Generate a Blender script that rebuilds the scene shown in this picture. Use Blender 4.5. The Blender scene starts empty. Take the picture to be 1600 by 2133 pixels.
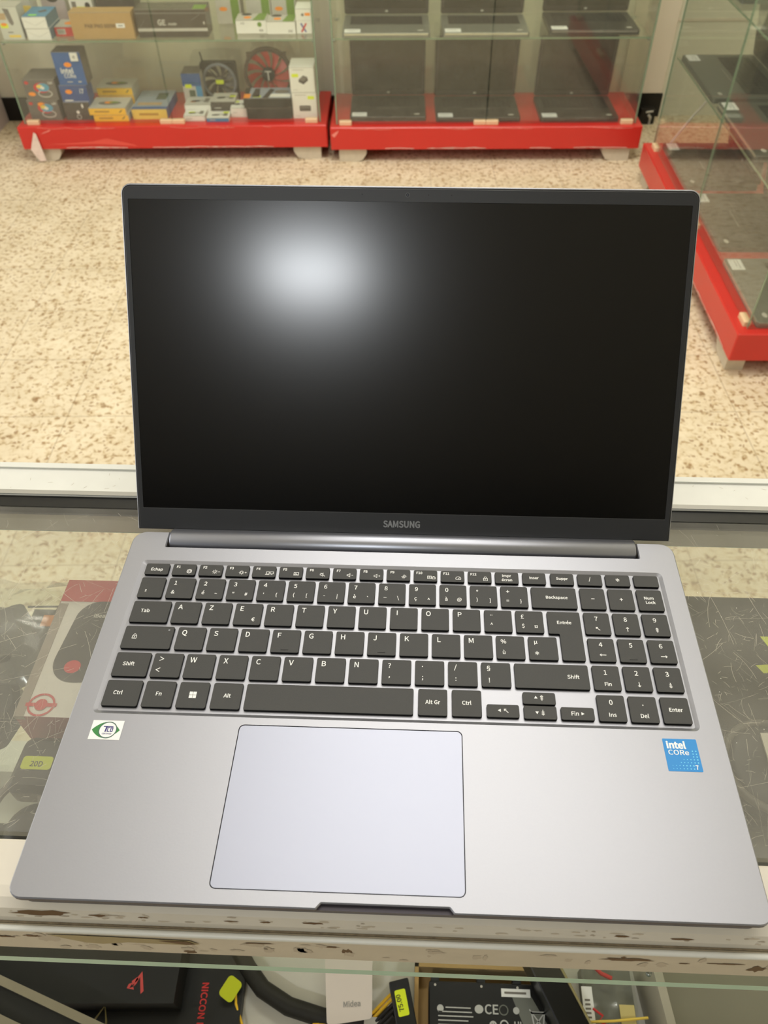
import bpy, math, random
from mathutils import Matrix, Vector
from mathutils.geometry import tessellate_polygon
random.seed(7)
S = bpy.context.scene
COL = S.collection
PI = math.pi
DZ = 0.9165            # height of the laptop deck above the floor

# ------------------------------------------------------------------ camera
cd = bpy.data.cameras.new('camera'); cam = bpy.data.objects.new('camera', cd); COL.objects.link(cam)
cam.location = (0.011387, -0.106747, 0.387174 + DZ)
cam.rotation_euler = (0.751883, 0.004093, 0.0357955)
cd.sensor_fit = 'VERTICAL'; cd.lens = 26.0; cd.sensor_height = 26.0 * 2133 / 1604.36
cd.sensor_width = cd.sensor_height * 1600 / 2133
cd.shift_x = -28.775 / 2133; cd.shift_y = -6.546 / 2133
cd.clip_start = 0.02; cd.clip_end = 50
cd.dof.use_dof = True; cd.dof.focus_distance = 0.47; cd.dof.aperture_fstop = 15.0
S.camera = cam

# ------------------------------------------------------------------ world, lights, exposure
w = bpy.data.worlds.new('daylight'); S.world = w; w.use_nodes = True
w.node_tree.nodes['Background'].inputs[0].default_value = (0.93, 0.96, 1.0, 1)
w.node_tree.nodes['Background'].inputs[1].default_value = 0.44
S.view_settings.view_transform = 'Standard'; S.view_settings.look = 'None'
S.view_settings.exposure = -0.06; S.view_settings.gamma = 1.0; S.view_settings.use_curve_mapping = False
S.cycles.transparent_max_bounces = 40; S.cycles.max_bounces = 8

def area(name, loc, rot, sx, sy, power, col):
    l = bpy.data.lights.new(name, 'AREA'); l.shape = 'RECTANGLE'; l.size = sx; l.size_y = sy
    l.energy = power; l.color = col
    o = bpy.data.objects.new(name, l); o.location = loc; o.rotation_euler = rot; COL.objects.link(o)
    return o
area('ceiling_tube_light', (-0.47, -1.86, 2.93), (0, 0, 0), 0.34, 0.10, 20, (0.93, 0.97, 1.0))
area('overhead_area_light', (0.15, 0.75, 2.93), (0, 0, 0), 1.6, 1.0, 21, (1.0, 0.97, 0.92))
area('overhead_area_light', (0.05, 1.7, 2.90), (math.radians(34), 0, 0), 1.2, 0.6, 56, (1.0, 0.97, 0.90))  # added lamp, tilted to brighten the back wall and cabinets
area('shop_door_light', (-3.2, 0.6, 1.5), (0, math.radians(-90), 0), 2.2, 2.4, 60, (1.0, 0.98, 0.94))

# ------------------------------------------------------------------ materials
def lin(c):
    return tuple(((x / 255 / 12.92) if x / 255 <= 0.04045 else ((x / 255 + 0.055) / 1.055) ** 2.4) for x in c)
MATS = {}
def mat(name, rgb, rough=0.5, metal=0.0, spec=0.5, var=0.0, scale=40.0, bump=0.0, emit=0.0):
    if name in MATS: return MATS[name]
    m = bpy.data.materials.new(name); m.use_nodes = True; nt = m.node_tree; b = nt.nodes['Principled BSDF']
    c = lin(rgb) + (1,)
    b.inputs['Base Color'].default_value = c; b.inputs['Roughness'].default_value = rough
    b.inputs['Metallic'].default_value = metal; b.inputs['Specular IOR Level'].default_value = spec
    if var or bump:
        tc = nt.nodes.new('ShaderNodeTexCoord'); n = nt.nodes.new('ShaderNodeTexNoise')
        n.inputs['Scale'].default_value = scale; n.inputs['Detail'].default_value = 5
        nt.links.new(tc.outputs['Object'], n.inputs['Vector'])
        if var:
            r = nt.nodes.new('ShaderNodeMapRange'); r.inputs[3].default_value = 1 - var; r.inputs[4].default_value = 1 + var
            nt.links.new(n.outputs['Fac'], r.inputs[0])
            x = nt.nodes.new('ShaderNodeVectorMath'); x.operation = 'SCALE'; x.inputs[0].default_value = c[:3]
            nt.links.new(r.outputs[0], x.inputs['Scale']); nt.links.new(x.outputs[0], b.inputs['Base Color'])
        if bump:
            bp = nt.nodes.new('ShaderNodeBump'); bp.inputs['Strength'].default_value = bump; bp.inputs['Distance'].default_value = 0.001
            nt.links.new(n.outputs['Fac'], bp.inputs['Height']); nt.links.new(bp.outputs[0], b.inputs['Normal'])
    MATS[name] = m
    return m
def ramp(nt, stops, src):
    r = nt.nodes.new('ShaderNodeValToRGB'); e = r.color_ramp.elements
    e[0].position, e[0].color = stops[0][0], stops[0][1] + (1,)
    e[1].position, e[1].color = stops[-1][0], stops[-1][1] + (1,)
    for p, c in stops[1:-1]:
        k = e.new(p); k.color = c + (1,)
    nt.links.new(src, r.inputs[0]); return r
def math_(nt, op, a, b=None, c=None):
    n = nt.nodes.new('ShaderNodeMath'); n.operation = op
    for i, v in enumerate((a, b, c)):
        if v is None: continue
        if hasattr(v, 'node'): nt.links.new(v, n.inputs[i])
        else: n.inputs[i].default_value = v
    return n.outputs[0]
def glass(name, tint, haze=0.0, hazecol=(0.75, 0.75, 0.68), rough=0.02, refl=1.0):
    m = bpy.data.materials.new(name); m.use_nodes = True; nt = m.node_tree; nt.nodes.clear()
    out = nt.nodes.new('ShaderNodeOutputMaterial'); tr = nt.nodes.new('ShaderNodeBsdfTransparent')
    tr.inputs[0].default_value = tint + (1,)
    gl = nt.nodes.new('ShaderNodeBsdfGlossy'); gl.inputs['Roughness'].default_value = rough
    gl.inputs[0].default_value = (refl, refl, refl, 1)
    g = nt.nodes.new('ShaderNodeNewGeometry'); d = nt.nodes.new('ShaderNodeVectorMath'); d.operation = 'DOT_PRODUCT'
    nt.links.new(g.outputs['Normal'], d.inputs[0]); nt.links.new(g.outputs['Incoming'], d.inputs[1])
    a = math_(nt, 'ABSOLUTE', d.outputs['Value']); q = math_(nt, 'SUBTRACT', 1.0, a)
    f = math_(nt, 'MULTIPLY_ADD', math_(nt, 'POWER', q, 5.0), 0.96, 0.04)
    mx = nt.nodes.new('ShaderNodeMixShader'); nt.links.new(f, mx.inputs[0])
    first = tr.outputs[0]
    if haze:
        df = nt.nodes.new('ShaderNodeBsdfDiffuse'); df.inputs[0].default_value = hazecol + (1,)
        tc = nt.nodes.new('ShaderNodeTexCoord'); n = nt.nodes.new('ShaderNodeTexNoise'); n.inputs['Scale'].default_value = 28
        n.inputs['Detail'].default_value = 6; nt.links.new(tc.outputs['Object'], n.inputs['Vector'])
        hz = math_(nt, 'MULTIPLY', math_(nt, 'MULTIPLY_ADD', n.outputs['Fac'], 1.2, 0.4), haze)
        m2 = nt.nodes.new('ShaderNodeMixShader'); nt.links.new(hz, m2.inputs[0])
        nt.links.new(tr.outputs[0], m2.inputs[1]); nt.links.new(df.outputs[0], m2.inputs[2]); first = m2.outputs[0]
    nt.links.new(first, mx.inputs[1]); nt.links.new(gl.outputs[0], mx.inputs[2]); nt.links.new(mx.outputs[0], out.inputs[0])
    MATS[name] = m
    return m

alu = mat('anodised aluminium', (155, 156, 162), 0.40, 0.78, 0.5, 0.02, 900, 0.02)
alud = mat('shaded aluminium side', (92, 88, 96), 0.45, 0.7)  # darker than the deck: shade on the sides is put into the colour
hingem = mat('hinge aluminium', (150, 152, 160), 0.34, 0.85)
keym = mat('key cap plastic', (60, 60, 58), 0.55, 0, 0.4, 0.10, 2500, 0.1)
keys = mat('key side gloss black', (4, 4, 4), 0.5, 0, 0.08)
legend = mat('key legend white', (238, 238, 234), 0.5)
groove = mat('groove black', (22, 22, 24), 0.6)
padm = mat('touchpad', (152, 155, 168), 0.40, 0.78)
bezm = mat('bezel charcoal', (40, 41, 43), 0.42, 0, 0.45)
scrm = mat('matte display', (4, 4, 4), 0.195, 0, 0.5)
gask = mat('rubber gasket', (8, 8, 8), 0.5)
logom = mat('logo silver', (140, 142, 144), 0.35, 0.3)
red = mat('red laminate', (200, 46, 38), 0.30, 0, 0.5, 0.05, 6)
white = mat('white card', (236, 234, 226), 0.55, 0, 0.4, 0.02, 30)
wht2 = mat('white sticker', (240, 240, 236), 0.5)
yel = mat('fluorescent yellow', (226, 240, 30), 0.5)
org = mat('fluorescent orange', (255, 150, 20), 0.5)
black = mat('black plastic', (20, 20, 21), 0.4, 0, 0.5, 0.05, 60)
blackm = mat('black matte card', (34, 32, 30), 0.6, 0, 0.3, 0.08, 40)
gedge = mat('glass edge green', (176, 222, 200), 0.15, 0, 0.6)
gedged = mat('glass edge dark green', (122, 142, 116), 0.2, 0, 0.6)
vitr = glass('vitrine glass', (0.968, 0.978, 0.95), 0.022, (0.78, 0.80, 0.68))
topg = glass('scratched counter glass', (0.92, 0.925, 0.90), 0.125, (0.64, 0.62, 0.56), 0.06)
shg = glass('shelf glass', (0.955, 0.975, 0.955), 0.01)
bag = glass('clear plastic bag', (0.93, 0.94, 0.90), 0.10, (0.85, 0.86, 0.8), 0.12)
framem = mat('white counter frame', (220, 220, 212), 0.35, 0, 0.5, 0.06, 45)

# ------------------------------------------------------------------ mesh helpers
GLYPHS = {   # outlines of the lettering: advance, then closed contours
'!': '220|89 151 132 151 141 511 78 511/110 -9 133 -3 149 14 155 38 149 63 133 80 110 86 87 80 71 63 65 38 71 14 87 -3',
'"': '323|75 329 114 329 126 456 127 526 61 526 63 456/209 329 247 329 260 456 261 526 195 526 196 456',
'#': '379|69 0 109 0 128 156 229 156 211 0 252 0 270 156 341 156 341 199 276 199 290 312 356 312 356 355 295 355 312 495 271 495 254 355 152 355 170 495 130 495 112 355 42 355 42 312 107 312 93 199 27 199 27 156 87 156/133 199 147 312 249 312 235 199',
'$': '379|170 -84 215 -84 215 -7 278 16 318 61 333 126 278 237 175 293 119 370 129 409 156 434 196 443 233 438 262 424 289 400 323 437 293 464 258 483 215 494 215 570 170 570 170 493 112 471 73 428 59 366 115 265 217 207 272 121 262 80 234 53 186 43 142 50 103 68 69 93 40 50 77 23 121 2 170 -8',
'%': '628|140 194 200 212 240 267 254 353 240 437 200 491 140 509 80 491 41 437 27 353 41 267 80 212/140 232 105 245 82 286 74 353 82 419 105 458 140 471 175 458 198 419 206 353 198 286 175 245/154 -9 196 -9 473 509 430 509/488 -9 548 10 587 63 602 149 587 235 548 288 488 306 429 288 389 235 375 149 389 63 429 10/488 29 453 43 430 83 422 149 430 216 453 255 488 268 523 255 547 216 555 149 547 83 523 43',
'&': '464|177 -9 232 -2 279 18 321 48 361 23 399 4 436 -9 452 43 423 53 392 69 359 91 395 145 424 205 446 269 388 269 370 215 346 166 318 122 271 164 228 212 191 263 245 304 287 352 304 411 292 462 258 496 205 509 145 493 105 451 91 392 95 354 106 315 123 274 75 236 39 189 25 130 44 58 97 9/280 81 250 60 218 46 184 41 134 52 98 84 85 133 94 169 116 201 149 231 187 177 232 127/168 304 155 334 147 364 144 392 152 429 173 455 206 465 233 457 248 437 253 409 241 369 210 335',
"'": '190|75 329 114 329 126 456 127 526 61 526 63 456',
'(': '231|163 -134 201 -117 153 -14 124 97 115 212 124 327 153 437 201 540 163 558 109 453 75 338 63 212 75 85 109 -29',
')': '231|68 -134 121 -29 156 85 168 212 156 338 121 453 68 558 29 540 78 437 107 327 117 212 107 97 78 -14 29 -117',
'*': '319|105 321 160 386 213 321 243 342 199 414 274 445 262 480 184 461 177 543 141 543 134 460 56 480 44 445 118 414 75 342',
'+': '379|164 79 214 79 214 229 353 229 353 275 214 275 214 424 164 424 164 275 26 275 26 229 164 229',
',': '190|51 -130 104 -96 139 -47 151 13 144 52 126 77 98 86 75 81 58 66 51 42 58 19 74 4 104 -1 96 -39 72 -70 36 -93',
'-': '237|31 167 206 167 206 215 31 215',
'.': '190|95 -9 117 -3 134 14 140 38 134 63 117 80 95 86 72 80 56 63 50 38 56 14 72 -3',
'/': '267|8 -122 53 -122 257 542 212 542',
'0': '379|190 -9 272 20 326 107 345 252 326 395 272 481 190 509 107 481 53 395 34 252 53 107 107 20/190 42 140 63 106 132 94 252 106 371 140 438 190 460 240 438 273 371 285 252 273 132 240 63',
'1': '379|60 0 334 0 334 52 234 52 234 500 186 500 157 486 123 474 83 465 83 425 172 425 172 52 60 52',
'2': '379|30 0 344 0 344 54 124 49 227 157 296 261 321 362 303 440 252 491 175 509 117 500 69 475 27 436 63 400 94 430 128 451 167 458 219 445 249 411 259 359 235 268 159 162 30 37',
'3': '379|179 -9 261 8 319 57 340 134 326 194 288 237 235 261 235 264 281 290 312 330 323 384 304 452 253 494 177 509 124 501 78 480 38 450 72 410 102 435 137 452 175 458 221 448 250 421 260 379 247 331 203 297 121 284 121 236 213 224 262 189 277 136 264 86 228 54 175 43 125 51 84 72 52 100 20 60 58 26 111 1',
'4': '379|232 0 291 0 291 138 357 138 357 188 291 188 291 500 222 500 14 179 14 138 232 138/232 188 78 188 192 358 233 432 235 432 232 341',
'5': '379|179 -9 258 11 319 69 342 162 322 253 267 305 192 322 164 320 139 313 117 302 130 447 318 447 318 500 75 500 59 267 92 246 119 262 145 272 175 275 230 261 266 222 279 161 265 98 227 57 173 43 121 51 81 71 50 98 18 57 58 25 110 1',
'6': '379|205 -9 277 12 329 68 349 153 332 241 284 293 210 310 170 303 131 283 97 250 116 373 162 438 226 458 255 453 283 440 305 420 340 458 309 484 270 502 223 509 132 482 65 396 38 239 60 101 120 19/98 201 132 238 167 258 200 264 250 250 280 212 290 153 279 94 248 54 205 40 151 59 115 113',
'7': '379|135 0 200 0 215 174 258 319 347 462 347 500 33 500 33 447 276 447 198 312 154 170',
'8': '379|191 -9 273 8 327 54 347 120 335 179 304 222 263 252 263 255 293 285 319 326 329 376 313 444 266 491 192 508 122 491 74 447 55 381 65 333 89 295 123 263 79 231 45 184 31 124 52 55 108 8/225 271 169 297 128 331 112 381 122 423 150 451 192 461 237 449 266 418 276 372 270 337 253 303/192 38 138 50 101 82 87 130 96 174 120 213 156 243 221 214 269 177 288 122 276 78 242 48',
'9': '379|160 -9 249 19 315 109 342 271 319 404 260 483 173 509 102 488 50 432 30 347 47 260 95 207 168 190 209 197 249 218 283 250 263 128 218 62 158 43 127 48 98 61 74 81 40 42 71 16 111 -2/282 303 248 264 213 243 178 236 128 250 99 288 89 347 100 407 130 446 174 460 229 442 265 389',
':': '190|95 266 117 272 134 289 140 314 134 339 117 355 95 362 72 355 56 339 50 314 56 289 72 272/95 -9 117 -3 134 14 140 38 134 63 117 80 95 86 72 80 56 63 50 38 56 14 72 -3',
';': '190|95 266 117 272 134 289 140 314 134 339 117 355 95 362 72 355 56 339 50 314 56 289 72 272/51 -130 104 -96 139 -47 151 13 144 52 126 77 98 86 75 81 58 66 51 42 58 19 74 4 104 -1 96 -39 72 -70 36 -93',
'=': '379|26 310 353 310 353 357 26 357/26 147 353 147 353 193 26 193',
'?': '323|121 151 177 151 200 240 256 313 287 398 271 463 227 505 160 520 108 512 65 489 29 457 65 424 91 448 120 463 153 468 194 458 218 432 226 394 196 321 141 249/151 -9 174 -3 190 14 196 38 190 63 174 80 151 86 128 80 112 63 106 38 112 14 128 -3',
'@': '645|306 -118 358 -114 406 -101 452 -79 435 -42 398 -60 357 -72 311 -76 195 -49 114 30 84 157 123 312 222 414 351 451 468 423 539 348 563 237 547 153 508 99 460 80 427 90 413 120 418 170 448 322 407 322 397 291 381 312 360 324 336 328 258 300 207 233 189 151 201 92 234 56 281 43 315 50 346 69 376 95 389 63 417 44 454 38 524 60 582 128 606 240 576 372 489 460 357 492 198 450 83 333 38 155 75 5 171 -87/293 86 266 93 247 115 239 155 251 214 285 264 336 284 355 281 371 271 385 252 364 132 339 106 315 91',
'A': '415|3 0 66 0 115 153 297 153 345 0 412 0 242 500 172 500/130 203 189 391 205 449 207 449 282 203',
'B': '448|69 0 228 0 327 16 393 65 417 147 404 205 369 245 316 266 316 269 356 293 380 331 389 378 367 449 306 488 217 500 69 500/132 288 132 450 209 450 274 442 314 417 327 370 315 326 276 298 206 288/132 50 132 239 219 239 293 229 340 200 355 149 339 93 293 61 219 50',
'C': '435|257 -9 317 0 368 24 411 63 376 103 342 73 304 53 260 46 177 72 123 142 104 252 124 360 179 429 262 454 302 448 335 431 364 407 398 447 364 478 317 500 261 509 147 478 69 389 40 250 68 110 145 22',
'D': '469|69 0 196 0 324 30 402 116 429 252 402 387 323 471 194 500 69 500/132 52 132 449 188 449 286 426 345 359 364 252 345 144 286 76 188 52',
'E': '402|69 0 364 0 364 54 132 54 132 236 321 236 321 290 132 290 132 447 357 447 357 500 69 500',
'F': '377|69 0 132 0 132 224 323 224 323 278 132 278 132 447 357 447 357 500 69 500',
'G': '470|265 -9 328 -1 380 19 420 49 420 259 255 259 255 207 362 207 362 76 337 60 306 50 271 46 181 72 124 142 104 252 125 360 183 429 271 454 315 447 350 430 379 407 413 447 378 477 331 500 269 509 151 478 70 389 40 250 69 110 148 22',
'H': '497|69 0 132 0 132 236 365 236 365 0 428 0 428 500 365 500 365 291 132 291 132 500 69 500',
'I': '200|69 0 132 0 132 500 69 500',
'J': '365|162 -9 241 12 285 68 299 147 299 500 236 500 236 153 227 92 200 57 156 46 122 52 93 70 69 103 24 70 59 27 104 0',
'K': '441|69 0 132 0 132 158 218 261 368 0 438 0 257 310 414 500 342 500 132 249 132 500 69 500',
'L': '370|69 0 351 0 351 54 132 54 132 500 69 500',
'M': '554|69 0 126 0 126 277 117 424 120 424 255 50 297 50 432 424 435 424 426 277 426 0 485 0 485 500 409 500 279 128 276 128 145 500 69 500',
'N': '493|69 0 128 0 127 315 121 419 123 419 177 316 359 0 424 0 424 500 364 500 364 240 373 82 370 82 316 185 133 500 69 500',
'O': '506|253 -9 364 23 439 113 467 252 439 390 364 478 253 509 142 478 67 390 40 252 67 113 142 23/253 46 174 72 123 143 104 252 123 360 174 429 253 454 332 429 383 360 402 252 383 143 332 72',
'P': '432|69 0 132 0 132 199 214 199 311 216 375 266 398 353 375 440 310 486 211 500 69 500/132 250 132 449 203 449 277 440 321 411 336 353 322 295 279 261 206 250',
'Q': '506|253 44 174 69 123 141 104 252 123 360 174 429 253 454 332 429 383 360 402 252 383 141 332 69/406 -126 459 -120 477 -114 465 -65 433 -72 413 -73 362 -66 320 -43 290 -6 383 37 444 125 467 252 439 390 364 478 253 509 142 478 67 390 40 252 63 123 126 34 222 -7 262 -68 324 -110',
'R': '433|132 263 132 449 216 449 282 440 323 412 337 360 323 306 282 273 216 263/343 0 414 0 287 219 346 245 386 292 400 360 377 442 316 487 225 500 69 500 69 0 132 0 132 212 222 212',
'S': '407|207 -9 298 10 356 61 377 133 363 195 327 237 274 267 164 316 133 341 120 381 132 420 164 445 214 454 257 448 295 432 327 407 360 447 320 479 270 501 214 509 132 492 77 445 56 377 72 315 111 274 158 248 272 196 302 169 313 128 301 85 265 57 208 46 157 54 110 76 70 108 33 65 81 26 140 0',
'T': '409|173 0 236 0 236 447 387 447 387 500 21 500 21 447 173 447',
'U': '492|246 -9 338 11 402 79 426 206 426 500 365 500 365 205 349 110 306 61 246 46 187 61 145 110 130 205 130 500 67 500 67 206 91 79 154 11',
'V': '392|160 0 233 0 392 500 328 500 199 64 196 64 67 500 1 500',
'W': '599|123 0 198 0 298 415 301 415 325 302 401 0 477 0 580 500 520 500 439 65 435 65 400 228 330 500 272 500 179 120 168 65 165 65 83 500 18 500',
'X': '391|12 0 78 0 190 216 193 216 310 0 380 0 233 255 370 500 304 500 201 299 198 299 91 500 21 500 158 259',
'Y': '362|149 0 212 0 212 194 363 500 297 500 183 249 180 249 66 500 -1 500 149 194',
'Z': '411|34 0 379 0 379 54 112 54 376 462 376 500 58 500 58 447 298 447 34 38',
'[': '231|72 -116 207 -116 207 -80 119 -80 119 504 207 504 207 540 72 540',
'\\': '267|214 -122 259 -122 55 542 10 542',
']': '231|23 -116 159 -116 159 540 23 540 23 504 112 504 112 -80 23 -80',
'^': '379|46 216 100 216 188 452 191 452 278 216 333 216 217 511 162 511',
'_': '381|9 -95 372 -95 372 -55 9 -55',
'`': '413|218 437 250 468 142 595 98 554',
'a': '384|148 -9 192 -2 233 18 273 44 278 0 329 0 329 228 316 308 275 361 201 380 144 372 95 354 56 332 80 289 112 308 150 322 191 328 238 314 261 280 267 235 138 209 64 164 40 96 54 39 92 4/166 42 132 47 109 66 100 100 116 142 169 173 267 193 267 90 233 63 200 47',
'b': '422|226 -9 305 15 364 83 387 191 370 291 320 356 239 380 198 373 159 354 123 328 126 394 126 543 63 543 63 0 113 0 118 38 121 38 155 13 191 -3/216 44 188 47 158 59 126 82 126 277 160 305 192 322 224 327 281 310 312 263 322 190 308 112 270 61',
'c': '348|209 -9 252 -3 293 13 329 38 302 80 276 61 247 48 214 43 154 61 114 110 100 185 115 260 156 309 216 327 243 323 268 312 290 295 321 336 293 358 257 374 214 380 125 357 60 290 35 185 59 80 120 14',
'd': '423|189 -9 231 -2 269 17 304 44 309 0 360 0 360 543 297 543 297 400 301 337 269 360 236 375 196 380 117 356 59 289 36 185 55 80 108 14/203 44 147 61 112 109 100 186 115 260 153 309 207 327 238 324 267 311 297 289 297 94 267 66 236 49',
'e': '378|213 -9 259 -4 300 10 334 29 312 70 284 54 254 44 220 41 157 57 115 102 97 171 347 171 349 206 332 298 282 358 201 380 121 356 60 289 35 185 59 80 123 14/96 215 115 277 153 317 203 330 252 317 284 278 295 215',
'f': '222|23 320 73 320 73 0 135 0 135 320 214 320 214 370 135 370 135 429 141 469 158 494 188 502 229 492 243 540 203 550 181 552 120 537 85 495 73 430 73 370 23 367',
'g': '385|188 -171 287 -153 352 -106 375 -42 361 8 318 37 246 46 173 46 134 51 114 65 108 86 112 104 120 118 132 130 169 119 187 117 256 133 304 178 323 246 319 277 308 302 293 323 368 323 368 370 239 370 207 379 187 380 118 364 68 318 48 248 56 206 73 172 97 148 97 145 77 128 62 105 56 76 60 50 72 30 89 16 89 12 60 -12 41 -40 35 -72 54 -125 108 -159/187 160 148 170 119 201 108 248 119 294 147 324 187 334 227 324 255 294 266 248 255 201 227 170/196 -128 139 -120 102 -97 89 -63 93 -41 105 -20 127 0 175 -5 239 -5 280 -10 305 -25 314 -53 299 -89 259 -117',
'h': '414|63 0 126 0 126 269 160 300 192 319 226 325 267 315 289 283 297 226 297 0 359 0 359 235 347 314 309 363 246 380 199 371 159 349 123 318 126 394 126 543 63 543',
'i': '188|63 0 126 0 126 370 63 370/94 447 116 452 130 466 136 488 130 509 116 524 94 529 73 524 58 509 53 488 58 466 73 452',
'k': '377|63 0 124 0 124 98 194 179 302 0 370 0 230 221 353 370 284 370 127 175 124 175 124 543 63 543',
'l': '194|128 -9 164 -3 156 44 143 43 134 46 128 54 126 70 126 543 63 543 63 74 69 29 91 1',
'm': '632|63 0 126 0 126 269 158 300 189 319 218 325 257 315 280 283 287 226 287 0 349 0 349 269 383 300 413 319 443 325 481 315 504 283 512 226 512 0 574 0 574 235 561 314 524 363 462 380 418 371 378 346 339 309 319 347 285 371 237 380 194 371 156 349 120 317 114 370 63 370',
'n': '416|63 0 126 0 126 269 160 300 192 319 226 325 267 315 289 283 297 226 297 0 359 0 359 235 347 314 309 363 246 380 199 371 158 349 120 317 114 370 63 370',
'o': '413|207 -9 291 14 354 80 378 185 354 290 291 357 207 380 122 357 60 290 35 185 60 80 122 14/207 43 150 61 113 110 100 185 113 260 150 309 207 327 263 309 301 260 314 185 301 110 263 61',
'p': '423|63 -156 126 -156 126 -31 123 34 157 11 192 -4 226 -9 305 15 364 83 387 191 370 291 320 356 239 380 197 373 157 353 120 327 114 370 63 370/216 44 189 47 158 59 126 82 126 277 160 305 193 322 224 327 281 310 312 263 322 190 308 112 270 61',
'r': '265|63 0 126 0 126 238 154 288 186 316 218 324 254 318 266 372 241 379 226 380 187 370 151 344 120 303 114 370 63 370',
's': '319|160 -9 233 6 279 46 294 101 277 157 235 191 142 229 113 249 102 278 109 305 132 324 171 332 201 327 229 315 254 299 284 338 252 359 214 374 170 380 101 366 57 328 42 275 59 223 99 190 190 151 222 129 235 98 227 68 202 47 162 40 121 45 85 61 52 84 22 42 61 16 108 -2',
't': '257|179 -9 226 -2 248 5 235 52 207 43 193 42 159 50 141 74 136 113 136 320 237 320 237 370 136 370 136 475 84 475 77 370 18 367 18 320 74 320 74 115 83 50 117 7',
'u': '414|171 -9 218 0 257 23 295 58 300 0 352 0 352 370 290 370 290 108 257 72 225 52 190 45 150 55 127 87 120 143 120 370 57 370 57 136 69 56 107 8',
'v': '355|143 0 216 0 347 370 285 370 181 50 177 50 74 370 9 370',
'x': '340|10 0 76 0 163 153 166 153 261 0 329 0 207 187 320 370 255 370 177 227 173 227 87 370 20 370 132 193',
'y': '355|69 -160 132 -142 176 -97 207 -31 347 370 286 370 189 60 186 60 74 370 9 370 158 -1 149 -29 130 -70 103 -98 66 -108 38 -102 25 -152 53 -159',
'{': '231|173 -116 207 -116 207 -80 188 -80 156 -73 140 -51 136 -11 140 128 135 169 121 196 94 210 94 214 121 228 135 255 140 296 136 435 140 475 156 497 188 504 207 504 207 540 173 540 124 531 94 500 85 438 91 291 86 263 66 241 26 232 26 192 66 184 86 162 91 132 85 -15 94 -76 124 -107',
'|': '184|70 -190 114 -190 114 572 70 572',
'}': '231|23 -116 57 -116 107 -107 137 -76 147 -15 140 132 145 162 165 184 205 192 205 232 165 241 145 263 140 291 147 438 137 500 107 531 57 540 23 540 23 504 43 504 75 497 90 475 95 435 91 296 96 255 110 228 136 214 136 210 110 196 96 169 91 128 95 -11 90 -51 75 -73 43 -80 23 -80',
'~': '379|256 196 289 203 322 225 351 264 317 289 298 263 279 248 258 243 217 260 175 291 123 308 90 300 57 278 28 239 63 214 81 241 100 256 121 261 162 244 204 213',
'£': '379|40 218 117 218 121 175 112 121 85 73 41 38 41 0 345 0 345 54 131 54 131 57 157 89 172 127 177 189 173 218 286 218 286 260 164 260 148 322 145 353 155 400 184 432 231 443 261 438 287 424 308 403 344 438 314 468 275 488 226 495 152 478 103 430 85 356 88 324 105 260 40 257',
'¤': '379|53 78 105 131 131 115 159 106 190 102 219 106 248 115 273 131 325 78 358 113 310 162 324 188 334 218 337 251 334 284 324 314 309 340 358 390 325 424 274 371 248 387 219 396 190 400 159 396 130 387 105 371 53 424 20 390 69 340 54 314 45 284 42 251 45 218 54 188 69 162 20 113/190 149 144 162 111 197 99 251 111 305 144 340 190 353 235 340 268 305 280 251 268 197 235 162',
'§': '682|456 456 473 499 442 513 402 525 353 529 276 514 225 475 207 419 210 396 220 374 235 357 205 327 188 296 182 267 198 215 244 177 385 125 418 99 427 68 415 33 383 8 332 -1 283 4 247 17 222 32 203 -10 237 -28 280 -40 330 -44 407 -29 462 12 483 74 479 103 468 126 454 142 478 168 494 201 499 238 483 291 438 328 368 354 313 371 276 394 262 427 272 455 302 477 347 486 393 481 431 470/233 276 237 296 248 316 267 336 414 279 448 226 445 203 436 182 422 164 372 185 326 201 266 226 239 250',
'¨': '413|134 448 153 453 166 467 171 486 166 505 153 518 134 523 114 518 101 505 96 486 101 467 114 453/280 448 299 453 312 467 317 486 312 505 299 518 280 523 260 518 247 505 242 486 247 467 260 453',
'°': '252|127 327 174 339 208 373 222 424 208 476 174 510 127 522 79 510 44 476 31 424 44 373 79 339/127 362 97 370 76 392 69 424 76 457 97 479 127 488 157 479 177 457 184 424 177 392 157 370',
'²': '280|40 301 244 301 244 342 118 342 175 402 214 456 229 511 216 564 182 597 130 608 91 600 57 580 31 550 59 523 78 545 99 561 123 567 154 559 174 537 181 504 165 457 118 401 40 329',
'µ': '428|63 -136 126 -136 120 28 140 6 164 -5 192 -8 231 0 266 23 297 63 307 22 329 -1 364 -9 382 -8 408 0 400 47 377 43 363 46 353 55 350 72 354 370 291 370 291 117 258 71 226 50 193 45 154 56 132 89 126 143 126 370 63 370',
'É': '402|69 0 364 0 364 54 132 54 132 236 321 236 321 290 132 290 132 447 357 447 357 500 69 500/208 531 323 619 288 662 180 563',
'à': '384|148 -9 192 -2 233 18 273 44 278 0 329 0 329 228 316 308 275 361 201 380 144 372 95 354 56 332 80 289 112 308 150 322 191 328 238 314 261 280 267 235 138 209 64 164 40 96 54 39 92 4/166 42 132 47 109 66 100 100 116 142 169 173 267 193 267 90 233 63 200 47/215 437 247 468 138 595 95 554',
'ç': '348|137 -173 205 -162 247 -139 262 -102 255 -77 236 -60 207 -48 224 -8 262 0 297 15 329 38 302 80 276 61 247 48 214 43 154 61 114 110 100 185 115 260 156 309 216 327 243 323 268 312 290 295 321 336 293 358 257 374 214 380 125 357 60 290 35 185 55 88 107 23 184 -8 156 -67 190 -75 209 -87 214 -104 207 -123 181 -135 131 -141',
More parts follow.
